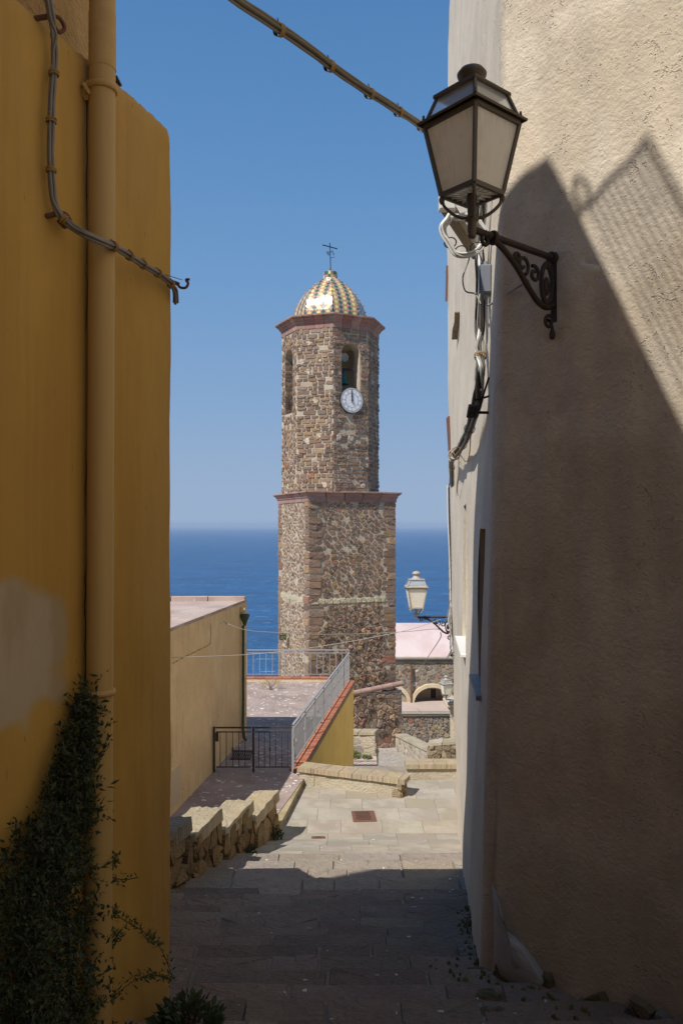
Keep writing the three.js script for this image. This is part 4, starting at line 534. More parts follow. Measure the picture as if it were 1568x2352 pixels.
    const g = new THREE.ExtrudeGeometry(sh, { depth: 0.62, bevelEnabled: false, curveSegments: 14 }); g.translate(0, 0, -0.62); g.applyMatrix4(new THREE.Matrix4().makeBasis(f.x, f.y, f.z).setPosition(f.o)); part('belfry_wall', g, M.mortar, o);
    if (k === 6) for (const [x, s] of [[a.x0, 1], [a.x1, -1]]) { const jf = frame(at(f, x, a.y0, s > 0 ? 0 : -0.6), s > 0 ? f.z.clone().negate() : f.z.clone(), f.y); for (const q of coursed(0.6, a.ys - a.y0, 0.26, 0.35, r, 0.02)) addStone(jf, q, 0.02, vary(pick(r, trachyteTones), r, 0.4), 0.08, 0.1); }
    if (![0, 1, 6, 7].includes(k)) continue;
    const H = YO - YS2, inArch = (x, y, m = 0.02) => open && x > a.x0 - m && x < a.x1 + m && y + YS2 > a.y0 - m && (y + YS2 < a.ys ? true : Math.hypot(x - (a.x0 + a.x1) / 2, y + YS2 - a.ys) < rad(a) + m), f2 = { ...f, o: f.o.clone().setY(YS2) };
    const pal = trachyteTones, vis = [1, 0.3, 0, 0, 0, 0, 0.4, 1.2][k];
    const cell = k === 6 ? rubble(w, H, 0.3, 0.24, r, 0.03, 0.8) : coursed(w, H, 0.21, 0.46, r, 0.026);
    for (const s of cell) { if (r() < 0.035) continue; if (open) { // keep the opening free: clip against its jambs and crown
        let hit = s.poly.some((p) => inArch(p[0], p[1], 0.03)) || inArch(s.c[0], s.c[1], 0.03);
        if (hit) { const yy = s.c[1] + YS2; let c2 = null; if (yy < a.ys + 0.15) c2 = s.c[0] < (a.x0 + a.x1) / 2 ? clip(s.poly, 1, 0, a.x0 - 0.03) : clip(s.poly, -1, 0, -(a.x1 + 0.03)); if (c2 && yy > a.ys - 0.1) c2 = null; if (!c2 || c2.length < 4 || Math.abs(area(c2)) < 0.012) continue; s.poly = c2; s.a = Math.abs(area(c2)); } }
      addStone(f2, s, 0.018 + 0.04 * r(), vary(pick(r, pal), r, 0.42), 0.1 + 0.08 * r(), vis); }
    for (const s of rubble(w, H, 0.62, 0.5, r, 0.16, 0.9, (x, y) => !inArch(x, y, 0.3) && r() < 0.25)) addStone(f2, s, 0.035 + 0.02 * r(), vary([0.60, 0.525, 0.42], r, 0.2), 0.35, 0.05);
    if (open) for (let q = 0; q < 11; q++) { const t0 = Math.PI * q / 11 + 0.03, t1 = Math.PI * (q + 1) / 11 - 0.03, R0 = rad(a) + 0.03, R1 = R0 + 0.17 + 0.08 * r(), cx = (a.x0 + a.x1) / 2, cy = a.ys - YS2; const pt = (R, t) => [cx + R * Math.cos(t), cy + R * Math.sin(t)]; const poly = [pt(R0, t0), pt(R1, t0), pt(R1, t1), pt(R0, t1)].map((p) => [clamp(p[0], 0.01, w - 0.01), p[1]]); addStone(f2, { poly, a: 0.03 }, 0.03, vary(pick(r, pal), r, 0.4), 0.06, vis); }
  }
  const inner = (m) => { const P = []; for (let k = 0; k < 8; k++) { const p = corner(oc, k, oc.ap - 0.64, 0); P.push([p.x, -p.z]); } return P; };
  part('bell_floor', prism(inner(), 5.3, 5.5), M.mortar, o); part('bell_ceiling', prism(inner(), 9.75, 10.1), M.cream, o);
  moulding(oc, oc.ap, [[-0.4, YO - 0.02], [0.03, YO - 0.02], [0.03, YO + 0.26], [0.12, YO + 0.34], [0.12, YO + 0.40], [0.22, YO + 0.47], [0.22, YO + 0.53], [0.34, YO + 0.58], [0.34, YO2 - 0.01], [-0.9, YO2 + 0.06]], 'cornice_stone', M.trachyte, 4, pinks);
  laystones(o, stones, M.stone, 'stone', 300, 'small_stones');
  part('cornice_top', prism([0, 1, 2, 3, 4, 5, 6, 7].map((k) => { const p = corner(oc, k, oc.ap - 0.3, 0); return [p.x, -p.z]; }), YO, YO2 + 0.05), M.mortar, o);
  // dome: eight curved faces covered with glazed lozenge tiles
  const prof = [[1.86, 10.80], [1.83, 11.2], [1.75, 11.55], [1.62, 11.9], [1.45, 12.22], [1.22, 12.55], [0.94, 12.87], [0.62, 13.14], [0.36, 13.32]], DC = octr; // apothem, height
  const arcs = [0]; for (let i = 1; i < prof.length; i++) arcs.push(arcs[i - 1] + Math.hypot(prof[i][0] - prof[i - 1][0], prof[i][1] - prof[i - 1][1])); const AL = arcs[arcs.length - 1];
  const along = (s) => { let i = 0; while (i < prof.length - 2 && s > arcs[i + 1]) i++; const t = (s - arcs[i]) / (arcs[i + 1] - arcs[i]); return [lerp(prof[i][0], prof[i + 1][0], t), lerp(prof[i][1], prof[i + 1][1], t)]; };
  const dg = { n: 8, ap: 1, rot: oc.rot, c: DC }, tan = Math.tan(22.5 * deg), shell = new Acc(), tiles = []; const glaze = { y: M.glazeYellow, g: M.glazeGreen, t: M.glazeTerra };
  for (let k = 0; k < 8; k++) {
    const az = faceAz(dg, k), n = nrm(az), t = V3(Math.cos(az), 0, -Math.sin(az)), P3 = (x, s, lift) => { const [ap, y] = along(clamp(s, 0, AL)), [ap2, y2] = along(clamp(s + 0.02, 0, AL)), sl = Math.atan2(ap - ap2, y2 - y); return DC.clone().setY(y).addScaledVector(n, ap + lift * Math.cos(sl)).addScaledVector(t, x).add(V3(0, lift * Math.sin(sl), 0)); };
    for (let i = 0; i < 24; i++) { const s0 = AL * i / 24, s1 = AL * (i + 1) / 24, w0 = along(s0)[0] * tan, w1 = along(s1)[0] * tan, a = P3(-w0, s0, -0.01), b = P3(w0, s0, -0.01), c = P3(w1, s1, -0.01), d = P3(-w1, s1, -0.01); shell.tri(a, b, c, [0, 0], [1, 0], [1, 1], [0.5, 0.48, 0.4]); shell.tri(a, c, d, [0, 0], [1, 1], [0, 1], [0.5, 0.48, 0.4]); }
    const wx = 0.255, wy = 0.275; for (let j = 0; j <= Math.ceil(AL / wy) * 2; j++) for (let i = -5; i <= 5; i++) { const half = j & 1, cx = (i + (half ? 0.5 : 0)) * wx, cs = j * wy / 2; let p = [[cx - wx / 2 + 0.004, cs], [cx, cs - wy / 2 + 0.004], [cx + wx / 2 - 0.004, cs], [cx, cs + wy / 2 - 0.004]];
      p = clip(clip(p, 0, -1, -0.001), 0, 1, AL - 0.001); if (p.length < 3) continue; // trim along the two ridges (straight between nearby heights)
      const sA = Math.max(0, cs - wy / 2), sB = Math.min(AL, cs + wy / 2), wA = along(sA)[0] * tan - 0.003, wB = along(sB)[0] * tan - 0.003, dn = sB - sA; if (dn <= 0.01) continue; const m = (wB - wA) / dn; p = clip(clip(p, 1, -m, wA - m * sA), -1, -m, wA - m * sA); if (p.length < 3 || Math.abs(area(p)) < 0.0006) continue;
      const col = half ? 't' : (i & 1) ? 'g' : 'y', facing = n.dot(V3(0.03, -0.1, 1)); tiles.push({ p, col, P3, w: Math.abs(area(p)) * (facing > 0 ? 1 + facing : 0.1) }); }
  }
  part('dome_shell', shell.geo(), M.mortar, o); tiles.sort((a, b) => b.w - a.w);
  const rest = { y: new Acc(), g: new Acc(), t: new Acc() };
  tiles.forEach((q, i) => { const acc = i < 300 ? new Acc() : rest[q.col], tl = [Math.sin(i * 12.9) * 0.045, Math.sin(i * 7.7 + 2) * 0.045], mx = q.p.reduce((t, p) => t + p[0], 0) / q.p.length, ms = q.p.reduce((t, p) => t + p[1], 0) / q.p.length, top = q.p.map(([x, s]) => q.P3(x, s, 0.014 + tl[0] * (x - mx) + tl[1] * (s - ms))), bot = q.p.map(([x, s]) => q.P3(x, s, -0.006)), n = top.length; for (let k = 0; k < n; k++) { const e = (k + 1) % n; acc.tri(bot[k], bot[e], top[e], [0, 0], [1, 0], [1, 1], [1, 1, 1]); acc.tri(bot[k], top[e], top[k], [0, 0], [1, 1], [0, 1], [1, 1, 1]); if (k > 0 && k < n - 1) acc.tri(top[0], top[k], top[k + 1], [0, 0], [1, 0], [1, 1], [1, 1, 1]); } if (i < 300) part('dome_tile', acc.geo(), glaze[q.col], o); });
  for (const c of ['y', 'g', 't']) if (rest[c].p.length) { const m = part('small_tiles', rest[c].geo(), glaze[c], o); m.userData.kind = 'stuff'; }
  const bg = new THREE.SphereGeometry(0.045, 10, 8); for (let k = 0; k < 8; k++) for (let j = 0; j < 8; j++) { const s = AL * (0.03 + 0.118 * j), [ap, y] = along(s), p = corner(dg, k, ap + 0.03, y), m = part('ridge_knob', bg, M.knob, o); m.position.copy(p); }
  // drum on top with square tiles, then the cross with the compass arms
  const drum = { n: 8, ap: 0.36, rot: oc.rot, c: DC }; part('drum_core', prism([0, 1, 2, 3, 4, 5, 6, 7].map((k) => { const p = corner(drum, k, 0.34, 0); return [p.x, -p.z]; }), 13.25, 13.7), M.mortar, o);
  for (let k = 0; k < 8; k++) for (let j = 0; j < 2; j++) for (let i = 0; i < 2; i++) { const { f, w } = faceFrame(drum, k, 0.345, 13.31 + j * 0.19), acc = new Acc(); stone(acc, f, [[i * w / 2 + 0.004, 0.004], [(i + 1) * w / 2 - 0.004, 0.004], [(i + 1) * w / 2 - 0.004, 0.186], [i * w / 2 + 0.004, 0.186]], 0.012, rngOf(3), [1, 1, 1], 0.03, 0.004, 0); part('drum_tile', acc.geo(), glaze['ytg'[(i + j + k) % 3]], o); }
  const cr = new THREE.Group(); cr.name = 'cross'; cr.position.set(DC.x, 13.7, DC.z); o.add(cr);
  part('mast', rod(V3(0.03, -0.3, 0), V3(-0.03, 1.6, 0), 0.024, 8), M.iron, cr); part('mast_foot', lathe([[0, 0.0], [0.05, 0], [0.05, 0.1], [0.035, 0.2], [0, 0.2]], 10), M.iron, cr);
  const ca = 38 * deg, ax = V3(Math.cos(ca), 0, -Math.sin(ca)); const e1 = V3(-0.02, 1.38, 0).addScaledVector(ax, -0.46), e2 = V3(-0.02, 1.38, 0).addScaledVector(ax, 0.46); part('cross_arm', bar(e1, e2, 0.035, 0.045), M.iron, cr); for (const e of [e1, e2]) { const q = part('arm_end', box(0.05, 0.075, 0.05), M.iron, cr); q.position.copy(e); }
  const font = await new FontLoader().loadAsync('fonts/droid/droid_sans_bold.typeface.json'), S = V3(0.515, 0, 0.857), E = V3(0.857, 0, -0.515);
  for (const [ch, v] of [['S', S], ['N', S.clone().negate()], ['E', E], ['O', E.clone().negate()]]) { const e = V3(0, 1.1, 0).addScaledVector(v, 0.2); part('compass_arm', rod(V3(0, 1.1, 0), e, 0.009, 6), M.iron, cr); const tg = new TextGeometry(ch, { font, size: 0.12, depth: 0.012, curveSegments: 3 }); tg.translate(-0.045, -0.13, 0); tg.rotateY(Math.atan2(v.x, v.z) + Math.PI / 2); tg.translate(e.x, e.y + (ch === 'S' ? 0.07 : 0), e.z); part('compass_letter', tg, M.iron, cr); }
  part('vane', bar(V3(0, 0.78, 0), V3(0.24, 0.79, 0.12), 0.012, 0.03), M.iron, cr);
  // clock on the face with the arch
  { const { f, w } = faceFrame(oc, 0, oc.ap, 0), ck = new THREE.Group(); ck.name = 'clock'; ck.position.copy(at(f, w / 2, 6.42, 0.12)); ck.setRotationFromMatrix(new THREE.Matrix4().makeBasis(f.x, f.y, f.z)); o.add(ck);
    const cv = document.createElement('canvas'); cv.width = cv.height = 512; const g = cv.getContext('2d'); g.fillStyle = '#e9eaee'; g.fillRect(0, 0, 512, 512); g.strokeStyle = g.fillStyle = '#15171c'; g.lineWidth = 9; const ring = (R) => { g.beginPath(); g.arc(256, 256, R, 0, 7); g.stroke(); }; ring(249); g.lineWidth = 7; ring(218); ring(140);
    for (let i = 0; i < 60; i++) { const a = i * Math.PI / 30; g.lineWidth = 7; g.beginPath(); g.moveTo(256 + 216 * Math.sin(a), 256 - 216 * Math.cos(a)); g.lineTo(256 + 250 * Math.sin(a), 256 - 250 * Math.cos(a)); g.stroke(); }
    const rom = ['XII', 'I', 'II', 'III', 'IIII', 'V', 'VI', 'VII', 'VIII', 'IX', 'X', 'XI']; g.textAlign = 'center'; g.textBaseline = 'middle'; rom.forEach((s, i) => { g.save(); g.translate(256, 256); g.rotate(i * Math.PI / 6); g.translate(0, -178); g.scale(0.62, 1.35); g.font = '58px serif'; g.fillText(s, 0, 0); g.restore(); });
    const tx = new THREE.CanvasTexture(cv); tx.colorSpace = THREE.SRGBColorSpace; const dial = new THREE.CircleGeometry(0.66, 48); dial.translate(0, 0, 0.012); part('dial', dial, std({ map: tx, roughness: 0.45 }), ck, 'white dial with black Roman numerals');
    const rim = new THREE.CylinderGeometry(0.665, 0.665, 0.1, 48, 1, true); rim.rotateX(Math.PI / 2); rim.translate(0, 0, -0.035); part('rim', rim, M.black, ck); const bk = new THREE.CircleGeometry(0.66, 32); bk.translate(0, 0, -0.08); part('back', bk, M.black, ck);
    const hand = (L, wd, a, z) => { const s = new THREE.Shape(); s.moveTo(-wd * 0.5, -0.14); s.lineTo(wd * 0.5, -0.14); s.lineTo(wd * 0.35, -0.05); s.lineTo(wd * 0.8, L * 0.55); s.lineTo(0, L); s.lineTo(-wd * 0.8, L * 0.55); s.lineTo(-wd * 0.35, -0.05); s.closePath(); const q = new THREE.ExtrudeGeometry(s, { depth: 0.008, bevelEnabled: false }); q.rotateZ(a); q.translate(0, 0, z); return q; };
    part('hour_hand', hand(0.4, 0.05, 0.02, 0.03), M.black, ck); part('minute_hand', hand(0.6, 0.035, 0.06, 0.042), M.black, ck); const hub = new THREE.CylinderGeometry(0.045, 0.045, 0.05, 16); hub.rotateX(Math.PI / 2); hub.translate(0, 0, 0.04); part('hub', hub, M.black, ck); }
  // grille in the left opening
  { const { f, w } = faceFrame(oc, 6, oc.ap, 0), a = arch(6); for (let i = 0; i < 7; i++) part('grille_bar', rod(at(f, lerp(a.x0, a.x1, (i + 0.5) / 7), a.y0, -0.1), at(f, lerp(a.x0, a.x1, (i + 0.5) / 7), a.y0 + 0.95, -0.1), 0.014, 6), M.gate, o); part('grille_rail', rod(at(f, a.x0, a.y0 + 0.95, -0.1), at(f, a.x1, a.y0 + 0.95, -0.1), 0.016, 6), M.gate, o); }
  // bell with its yoke, and a horn loudspeaker, in the opening above the clock
  const { f, w } = faceFrame(oc, 0, oc.ap, 0), bp = at(f, w / 2 - 0.2, 7.32, -0.5);
  const bell = thing('bell', 'green bronze bell hanging in the arch above the clock', 'bell'); bell.position.copy(bp); part('bell_body', lathe([[0.02, 0.66], [0.12, 0.65], [0.17, 0.58], [0.19, 0.4], [0.23, 0.2], [0.30, 0.06], [0.34, 0], [0.31, -0.005], [0.2, 0.2], [0.15, 0.5], [0, 0.58]], 24), M.bronze, bell); part('yoke', merge([box(0.85, 0.13, 0.13, 0.1, 0.78, 0), box(0.1, 0.16, 0.1, 0, 0.7, 0)]), M.iron, bell); part('clapper', rod(V3(0, 0.4, 0), V3(0, -0.03, 0), 0.025, 8), M.iron, bell);
  const sp = thing('horn_loudspeaker', 'round grey horn loudspeaker above the bell', 'loudspeaker'); sp.position.copy(at(f, w / 2 - 0.12, 8.72, -0.48)); sp.setRotationFromMatrix(new THREE.Matrix4().makeBasis(f.x, f.y, f.z)); const hg = lathe([[0.04, -0.3], [0.06, -0.2], [0.12, -0.08], [0.22, 0], [0.225, 0.015], [0.2, 0.0], [0.1, -0.08], [0, -0.1]], 24); hg.rotateX(Math.PI / 2); part('horn', hg, M.hornGrey, sp); part('mount', rod(V3(0, 0, -0.25), V3(0, -0.62, -0.25), 0.02, 8), M.iron, sp);
}
// ---------------------------------------------------------------- church beside the tower
const stonesOn = (list, r, f, cells, pal, h0, h1, inset, vis = 1) => { for (const s of cells) { const seed = 1 + Math.floor(r() * 1e9), h = lerp(h0, h1, r()), c = vary(pick(r, pal), r, 0.42); list.push({ w: s.a * vis, make: (acc) => stone(acc, f, s.poly, h, rngOf(seed), c, inset, 0.04, 0.7) }); } };
const greyPal = [[4, [0.29, 0.235, 0.185]], [3, [0.24, 0.195, 0.165]], [2, [0.34, 0.265, 0.165]], [1, [0.20, 0.16, 0.14]], [0.5, [0.30, 0.15, 0.10]], [0.25, [0.5, 0.47, 0.42]]];
{
  const o = thing('church', 'stone church with pale pink roof and cream arches beside the tower', 'church'), r = rngOf(131), list = [], D1 = 58, D0 = 55.4, X = (u, d) => (u - CU) / F * d, Y = (v, d) => (HV - v) / F * d;
  const xl = X(880, D1), xr = X(1090, D1), yE = Y(1519, D1), yF = Y(1614, D1);
  // nave wall with two arched recesses
  const sh = new THREE.Shape([new THREE.Vector2(xl, -18), new THREE.Vector2(xr, -18), new THREE.Vector2(xr, yE), new THREE.Vector2(xl, yE)]), arcs = [[X(992, D1), X(1034.5, D1) - X(992, D1)], [X(894, D1), X(936, D1) - X(894, D1)]];
  const R = (b) => b, hgt = Y(1577, D1) - yF;
  for (const [c, R0] of arcs) { const h = new THREE.Path(); h.moveTo(c - R0, yF); h.lineTo(c + R0, yF); h.absellipse(c, yF, R0, hgt, 0, Math.PI, false); sh.holes.push(h); }
  const g = new THREE.ExtrudeGeometry(sh, { depth: 1.4, bevelEnabled: false, curveSegments: 18 }); g.translate(0, 0, -D1 - 1.4); part('nave_wall', g, M.mortarDark, o);
  for (const [c, R0] of arcs) { const s2 = new THREE.Shape(); const k = 0.22; s2.moveTo(c - R0 - k, yF); s2.absellipse(c, yF, R0 + k, hgt + k, Math.PI, 0, true); s2.lineTo(c + R0 - 0.02, yF); s2.absellipse(c, yF, R0 - 0.02, hgt - 0.02, 0, Math.PI, false); s2.closePath(); const q = new THREE.ExtrudeGeometry(s2, { depth: 0.35, bevelEnabled: true, bevelSize: 0.02, bevelThickness: 0.02, bevelSegments: 1, curveSegments: 18 }); q.translate(0, 0, -D1 - 0.12); part('arch_ring', q, M.cream, o); part('recess_back', box(R0 * 2 + 0.4, hgt + 0.3, 0.1, c, yF + hgt / 2, -D1 - 1.3), M.plasterOld, o); }
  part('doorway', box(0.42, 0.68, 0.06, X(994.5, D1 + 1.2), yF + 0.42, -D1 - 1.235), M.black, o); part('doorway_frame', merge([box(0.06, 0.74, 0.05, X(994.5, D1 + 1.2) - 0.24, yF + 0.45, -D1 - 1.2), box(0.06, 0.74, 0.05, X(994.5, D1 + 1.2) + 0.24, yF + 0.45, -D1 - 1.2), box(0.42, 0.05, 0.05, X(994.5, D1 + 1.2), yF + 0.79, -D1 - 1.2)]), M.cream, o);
  const f = frame(V3(xl, yF, -D1), V3(1, 0, 0), V3(0, 1, 0)), off = (x) => x + xl; stonesOn(list, r, f, rubble(xr - xl, yE - yF - 0.1, 0.36, 0.24, r, 0.02, 0.85, (x, y) => arcs.every(([c, R0]) => ((x + xl - c) / (R0 + 0.34)) ** 2 + (y / (hgt + 0.36)) ** 2 > 1)), greyPal, 0.02, 0.06, 0.14);
  // roof, eaves
  const rp = (x, y, d) => V3(x, y, -d), yT = Y(1427, 62), q4 = (a, b, c, d, n = 14) => { const P = [], U = [], I = []; for (let j = 0; j <= n; j++) for (let i = 0; i <= 1; i++) { const t = j / n, p = (i ? b.clone().lerp(c, t) : a.clone().lerp(d, t)); p.y += 0.35 * Math.sin(Math.PI * t); P.push(p.x, p.y, p.z); U.push(p.x, t * 4); } for (let j = 0; j < n; j++) I.push(2 * j, 2 * j + 1, 2 * j + 2, 2 * j + 1, 2 * j + 3, 2 * j + 2); const gg = new THREE.BufferGeometry(); gg.setAttribute('position', new THREE.Float32BufferAttribute(P, 3)); gg.setAttribute('uv', new THREE.Float32BufferAttribute(U, 2)); gg.setIndex(I); gg.computeVertexNormals(); return gg; };
  const yR = Y(1508, D1 - 0.2); part('roof', q4(rp(xl, yR, D1 - 0.25), rp(xr, yR, D1 - 0.25), rp(xr, yT - 0.1, 61.8), rp(xl, yT - 0.1, 61.8)), M.pink, o, 'smooth pale pink vaulted roof');
  part('roof_core', prism([[xl, D1 + 1.41], [xr, D1 + 1.41], [xr, 61.7], [xl, 61.7]], -19, (x, d) => d > 60 ? yT - 0.2 : yE - 0.02), M.mortarDark, o);
  part('eaves', merge([box(xr - xl, 0.14, 0.42, (xl + xr) / 2, yR - 0.075, -D1 + 0.1, 0.02), box(xr - xl, 0.12, 0.3, (xl + xr) / 2, yR - 0.215, -D1 + 0.06, 0.02)]), M.eaves, o);
  // aisle: flat ledge and rubble wall
  const al = X(900, D0), ar = X(1041, D0), yL = Y(1632, D0); part('ledge', box(ar - al, 0.1, 3.6, (al + ar) / 2, yL - 0.03, -D0 - 1.6), M.pinkGround, o); part('ledge_moulding', merge([box(ar - al + 0.05, 0.09, 0.25, (al + ar) / 2, yL - 0.14, -D0 + 0.12, 0.015), box(ar - al + 0.02, 0.16, 0.2, (al + ar) / 2, yL - 0.272, -D0 + 0.06, 0.02)]), M.eaves, o);
  part('aisle_wall', box(ar - al, 5.2, 2.4, (al + ar) / 2, yL - 2.8, -D0 - 1.21), M.mortarDark, o); const f3 = frame(V3(al, yL - 3.6, -D0), V3(1, 0, 0), V3(0, 1, 0)); stonesOn(list, r, f3, rubble(ar - al, 3.22, 0.34, 0.25, r, 0.014, 0.8), greyPal, 0.03, 0.09, 0.16);
  laystones(o, list, M.stone, 'stone', 300, 'small_stones');
}
{ const o = thing('downpipe', 'rust red downpipe on the church wall between the arches', 'downpipe'), d = 57.75, x = (944 - CU) / F * d; part('pipe', rod(V3(x, (HV - 1612) / F * d, -d), V3(x, (HV - 1528) / F * d, -d), 0.075, 10), M.rust, o); for (const v of [1540, 1570, 1600]) part('clip', rod(V3(x, (HV - v) / F * d, -d), V3(x, (HV - v) / F * d + 0.05, -d), 0.09, 10), M.rust, o); }
{ // pale stone pier with moulded capital, and its small lamp
  const d = 36.2, o = thing('stone_pier', 'pale stone pier with moulded capital in front of the church', 'pier'), X = (u) => (u - CU) / F * d, Y = (v) => (HV - v) / F * d, x0 = X(1039), x1 = X(1085), xm = (x0 + x1) / 2, w = x1 - x0;
  const nb = 9, y0 = -12, y1 = Y(1640), bg = box(w, (y1 - y0) / nb - 0.015, w, 0, 0, 0, 0.015); for (let k = 0; k < nb; k++) { const m = part('shaft_block', bg, k % 2 ? M.cream : M.creamB, o); m.position.set(xm, y0 + (k + 0.5) * (y1 - y0) / nb, -d - w / 2); }
  for (const [k, e, h] of [[0, 0.05, 0.1], [1, 0.12, 0.12], [2, 0.2, 0.12], [3, 0.30, 0.12]]) part('capital_course', box(w + 2 * e, h - 0.004, w + 2 * e, xm, y1 + 0.06 + k * 0.12, -d - w / 2, 0.015), k % 2 ? M.creamB : M.eaves, o);
  part('capital_top', box(w + 0.5, 0.07, w + 0.5, xm, y1 + 0.52, -d - w / 2, 0.01), M.eaves, o);
}
{ // unseen house added behind the stucco house to bounce warm sunlight onto the yellow wall
  const o = thing('added_bounce_house', 'added unseen cream house that bounces sunlight onto the yellow retaining wall', 'house'); part('wall', prism([[4.6, 19.6], [6.9, 33.5], [12, 33.5], [12, 19.6]], -13, 3), M.cream, o); part('window', box(0.1, 1.3, 0.9, 5.55, -3, -25.6), M.timber, o); part('window', box(0.1, 1.3, 0.9, 6.2, -3, -29.6), M.timber, o);
}
// ---------------------------------------------------------------- walls along the lower street
{
  const r = rngOf(151), pale = [[4, [0.40, 0.355, 0.30]], [3, [0.35, 0.31, 0.27]], [2, [0.44, 0.39, 0.31]]], brown = [[3, [0.28, 0.22, 0.15]], [3, [0.22, 0.17, 0.12]], [1, [0.33, 0.27, 0.18]]];
  const wall = (name, label, A, B, th, mat, pal, sx, sy, gap, h0, h1, cap, capC, side) => { const o = thing(name, label, 'wall'), list = []; // A, B = {p, y0, y1}: face ends
    const run = B.p.clone().sub(A.p).setY(0), L = run.length(), u = run.clone().normalize(), n = V3(-u.z, 0, u.x); if (n.z < 0) n.negate(); const k = (p, q) => [p.x - n.x * q, -(p.z - n.z * q)], yy = (x, d) => { const t = clamp(V3(x, 0, -d).sub(A.p.clone().setY(0)).dot(u) / L, 0, 1); return t; };
    part('core', prism([k(A.p, 0), k(B.p, 0), k(B.p, th), k(A.p, th)], (x, d) => lerp(A.y0, B.y0, yy(x, d)) - 1, (x, d) => lerp(A.y1, B.y1, yy(x, d)) - 0.04), mat, o);
    const f = frame(A.p.clone().setY(0), u, V3(0, 1, 0)); f.z.copy(n); const ya = Math.min(A.y0, B.y0) - 0.2, yb = Math.max(A.y1, B.y1); f.o.y = ya;
    stonesOn(list, r, f, rubble(L, yb - ya, sx, sy, r, gap, 0.85, (x, y) => { const t = x / L; return y + ya < lerp(A.y1, B.y1, t) - 0.05; }).map((s) => { let p = clip(s.poly, -(B.y1 - A.y1) / L, 1, A.y1 - ya - 0.04); s.poly = p; return s; }).filter((s) => s.poly.length > 3), pal, h0, h1, 0.13);
    if (side) { const f2 = frame(B.p.clone().setY(B.y0 - 0.2), n.clone().negate(), V3(0, 1, 0)); f2.z.copy(u); stonesOn(list, r, f2, rubble(th, B.y1 - B.y0 + 0.15, 0.25, 0.25, r, 0.015), pal, 0.02, 0.05, 0.14, 0.5); }
    laystones(o, list, M.stone, 'stone', 300);
    if (cap) { const nb = cap, c = frame(A.p.clone().setY(A.y1 - 0.05).addScaledVector(n, 0.05), u.clone().multiplyScalar(L).setY(B.y1 - A.y1), n.clone().negate()); c.z.set(0, 1, 0); const LL = Math.hypot(L, B.y1 - A.y1); for (let i = 0; i < nb; i++) { const acc = new Acc(), s = LL * i / nb + 0.004, e = LL * (i + 1) / nb - 0.004, j = () => (r() - 0.5) * 0.02; stone(acc, c, cut([[s, j()], [e, j()], [e, th + 0.1 + j()], [s, th + 0.1 + j()]], 0.06), 0.09, r, vary(capC, r, 0.14), 0.03, 0.02, 0.15); part('coping_block', acc.geo(), M.slab, o); } }
    return o; };
  const pt = (u, v, d) => px(u, v, d), E = (u, vB, vT, d) => ({ p: W((u - CU) / F * d, 0, d), y0: (HV - vB) / F * d, y1: (HV - vT) / F * d });
  wall('rubble_wall', 'square stub of pale rubble wall beside the yellow retaining wall', E(786, 1736, 1684, 33), E(861, 1734, 1684, 32.6), 0.55, M.mortar, pale, 0.42, 0.3, 0.008, 0.008, 0.025, 2, [0.45, 0.38, 0.28], true);
  wall('rubble_wall', 'sloping pale rubble wall with smooth coping leading down to the tower foot', E(908, 1727, 1687, 40), E(980, 1758, 1722, 34.3), 0.5, M.mortar, pale, 0.34, 0.27, 0.04, 0.006, 0.02, 5, [0.46, 0.40, 0.31], false);
  wall('rubble_wall', 'dark pitted rubble wall with grey coping slab beside the sloping wall', E(981, 1762, 1710, 34), E(1085, 1762, 1702, 33.6), 0.55, M.joint, brown, 0.24, 0.2, 0.015, 0.03, 0.10, 3, [0.40, 0.36, 0.28], false);
  // cobbled lower street
  const o = new THREE.Group(); o.name = 'lower_street'; o.userData.kind = 'structure'; scene.add(o);
  const P = [[-4, 30], [12, 30], [12, 41.5], [-4, 41.5]], yS = (d) => lerp(-9.7, -11.55, (d - 30) / 11.5); part('cobble_bed', prism(P, -14, (x, d) => yS(d)), M.slabBed, o);
  const f = frame(V3(1.0, yS(33.2), -33.2), V3(1, 0, 0), V3(0, yS(40) - yS(33.2), -6.8)); const list = []; for (const s of rubble(5.2, 7, 0.24, 0.2, r, 0.012, 0.7)) { const seed = 1 + Math.floor(r() * 1e9), c = vary([0.40, 0.365, 0.33], r, 0.25); list.push({ w: s.a, make: (acc) => stone(acc, f, s.poly, 0.015, rngOf(seed), c, 0.1, 0.02, 0.4) }); } laystones(o, list, M.stone, 'cobble', 300, 'small_cobbles');
  const st = part('stone_landing', prism([[-0.6, 28.5], [1.35, 28.5], [1.42, 32.5], [-0.6, 32.8]], -13, -9.42), M.pinkGround, o);
}
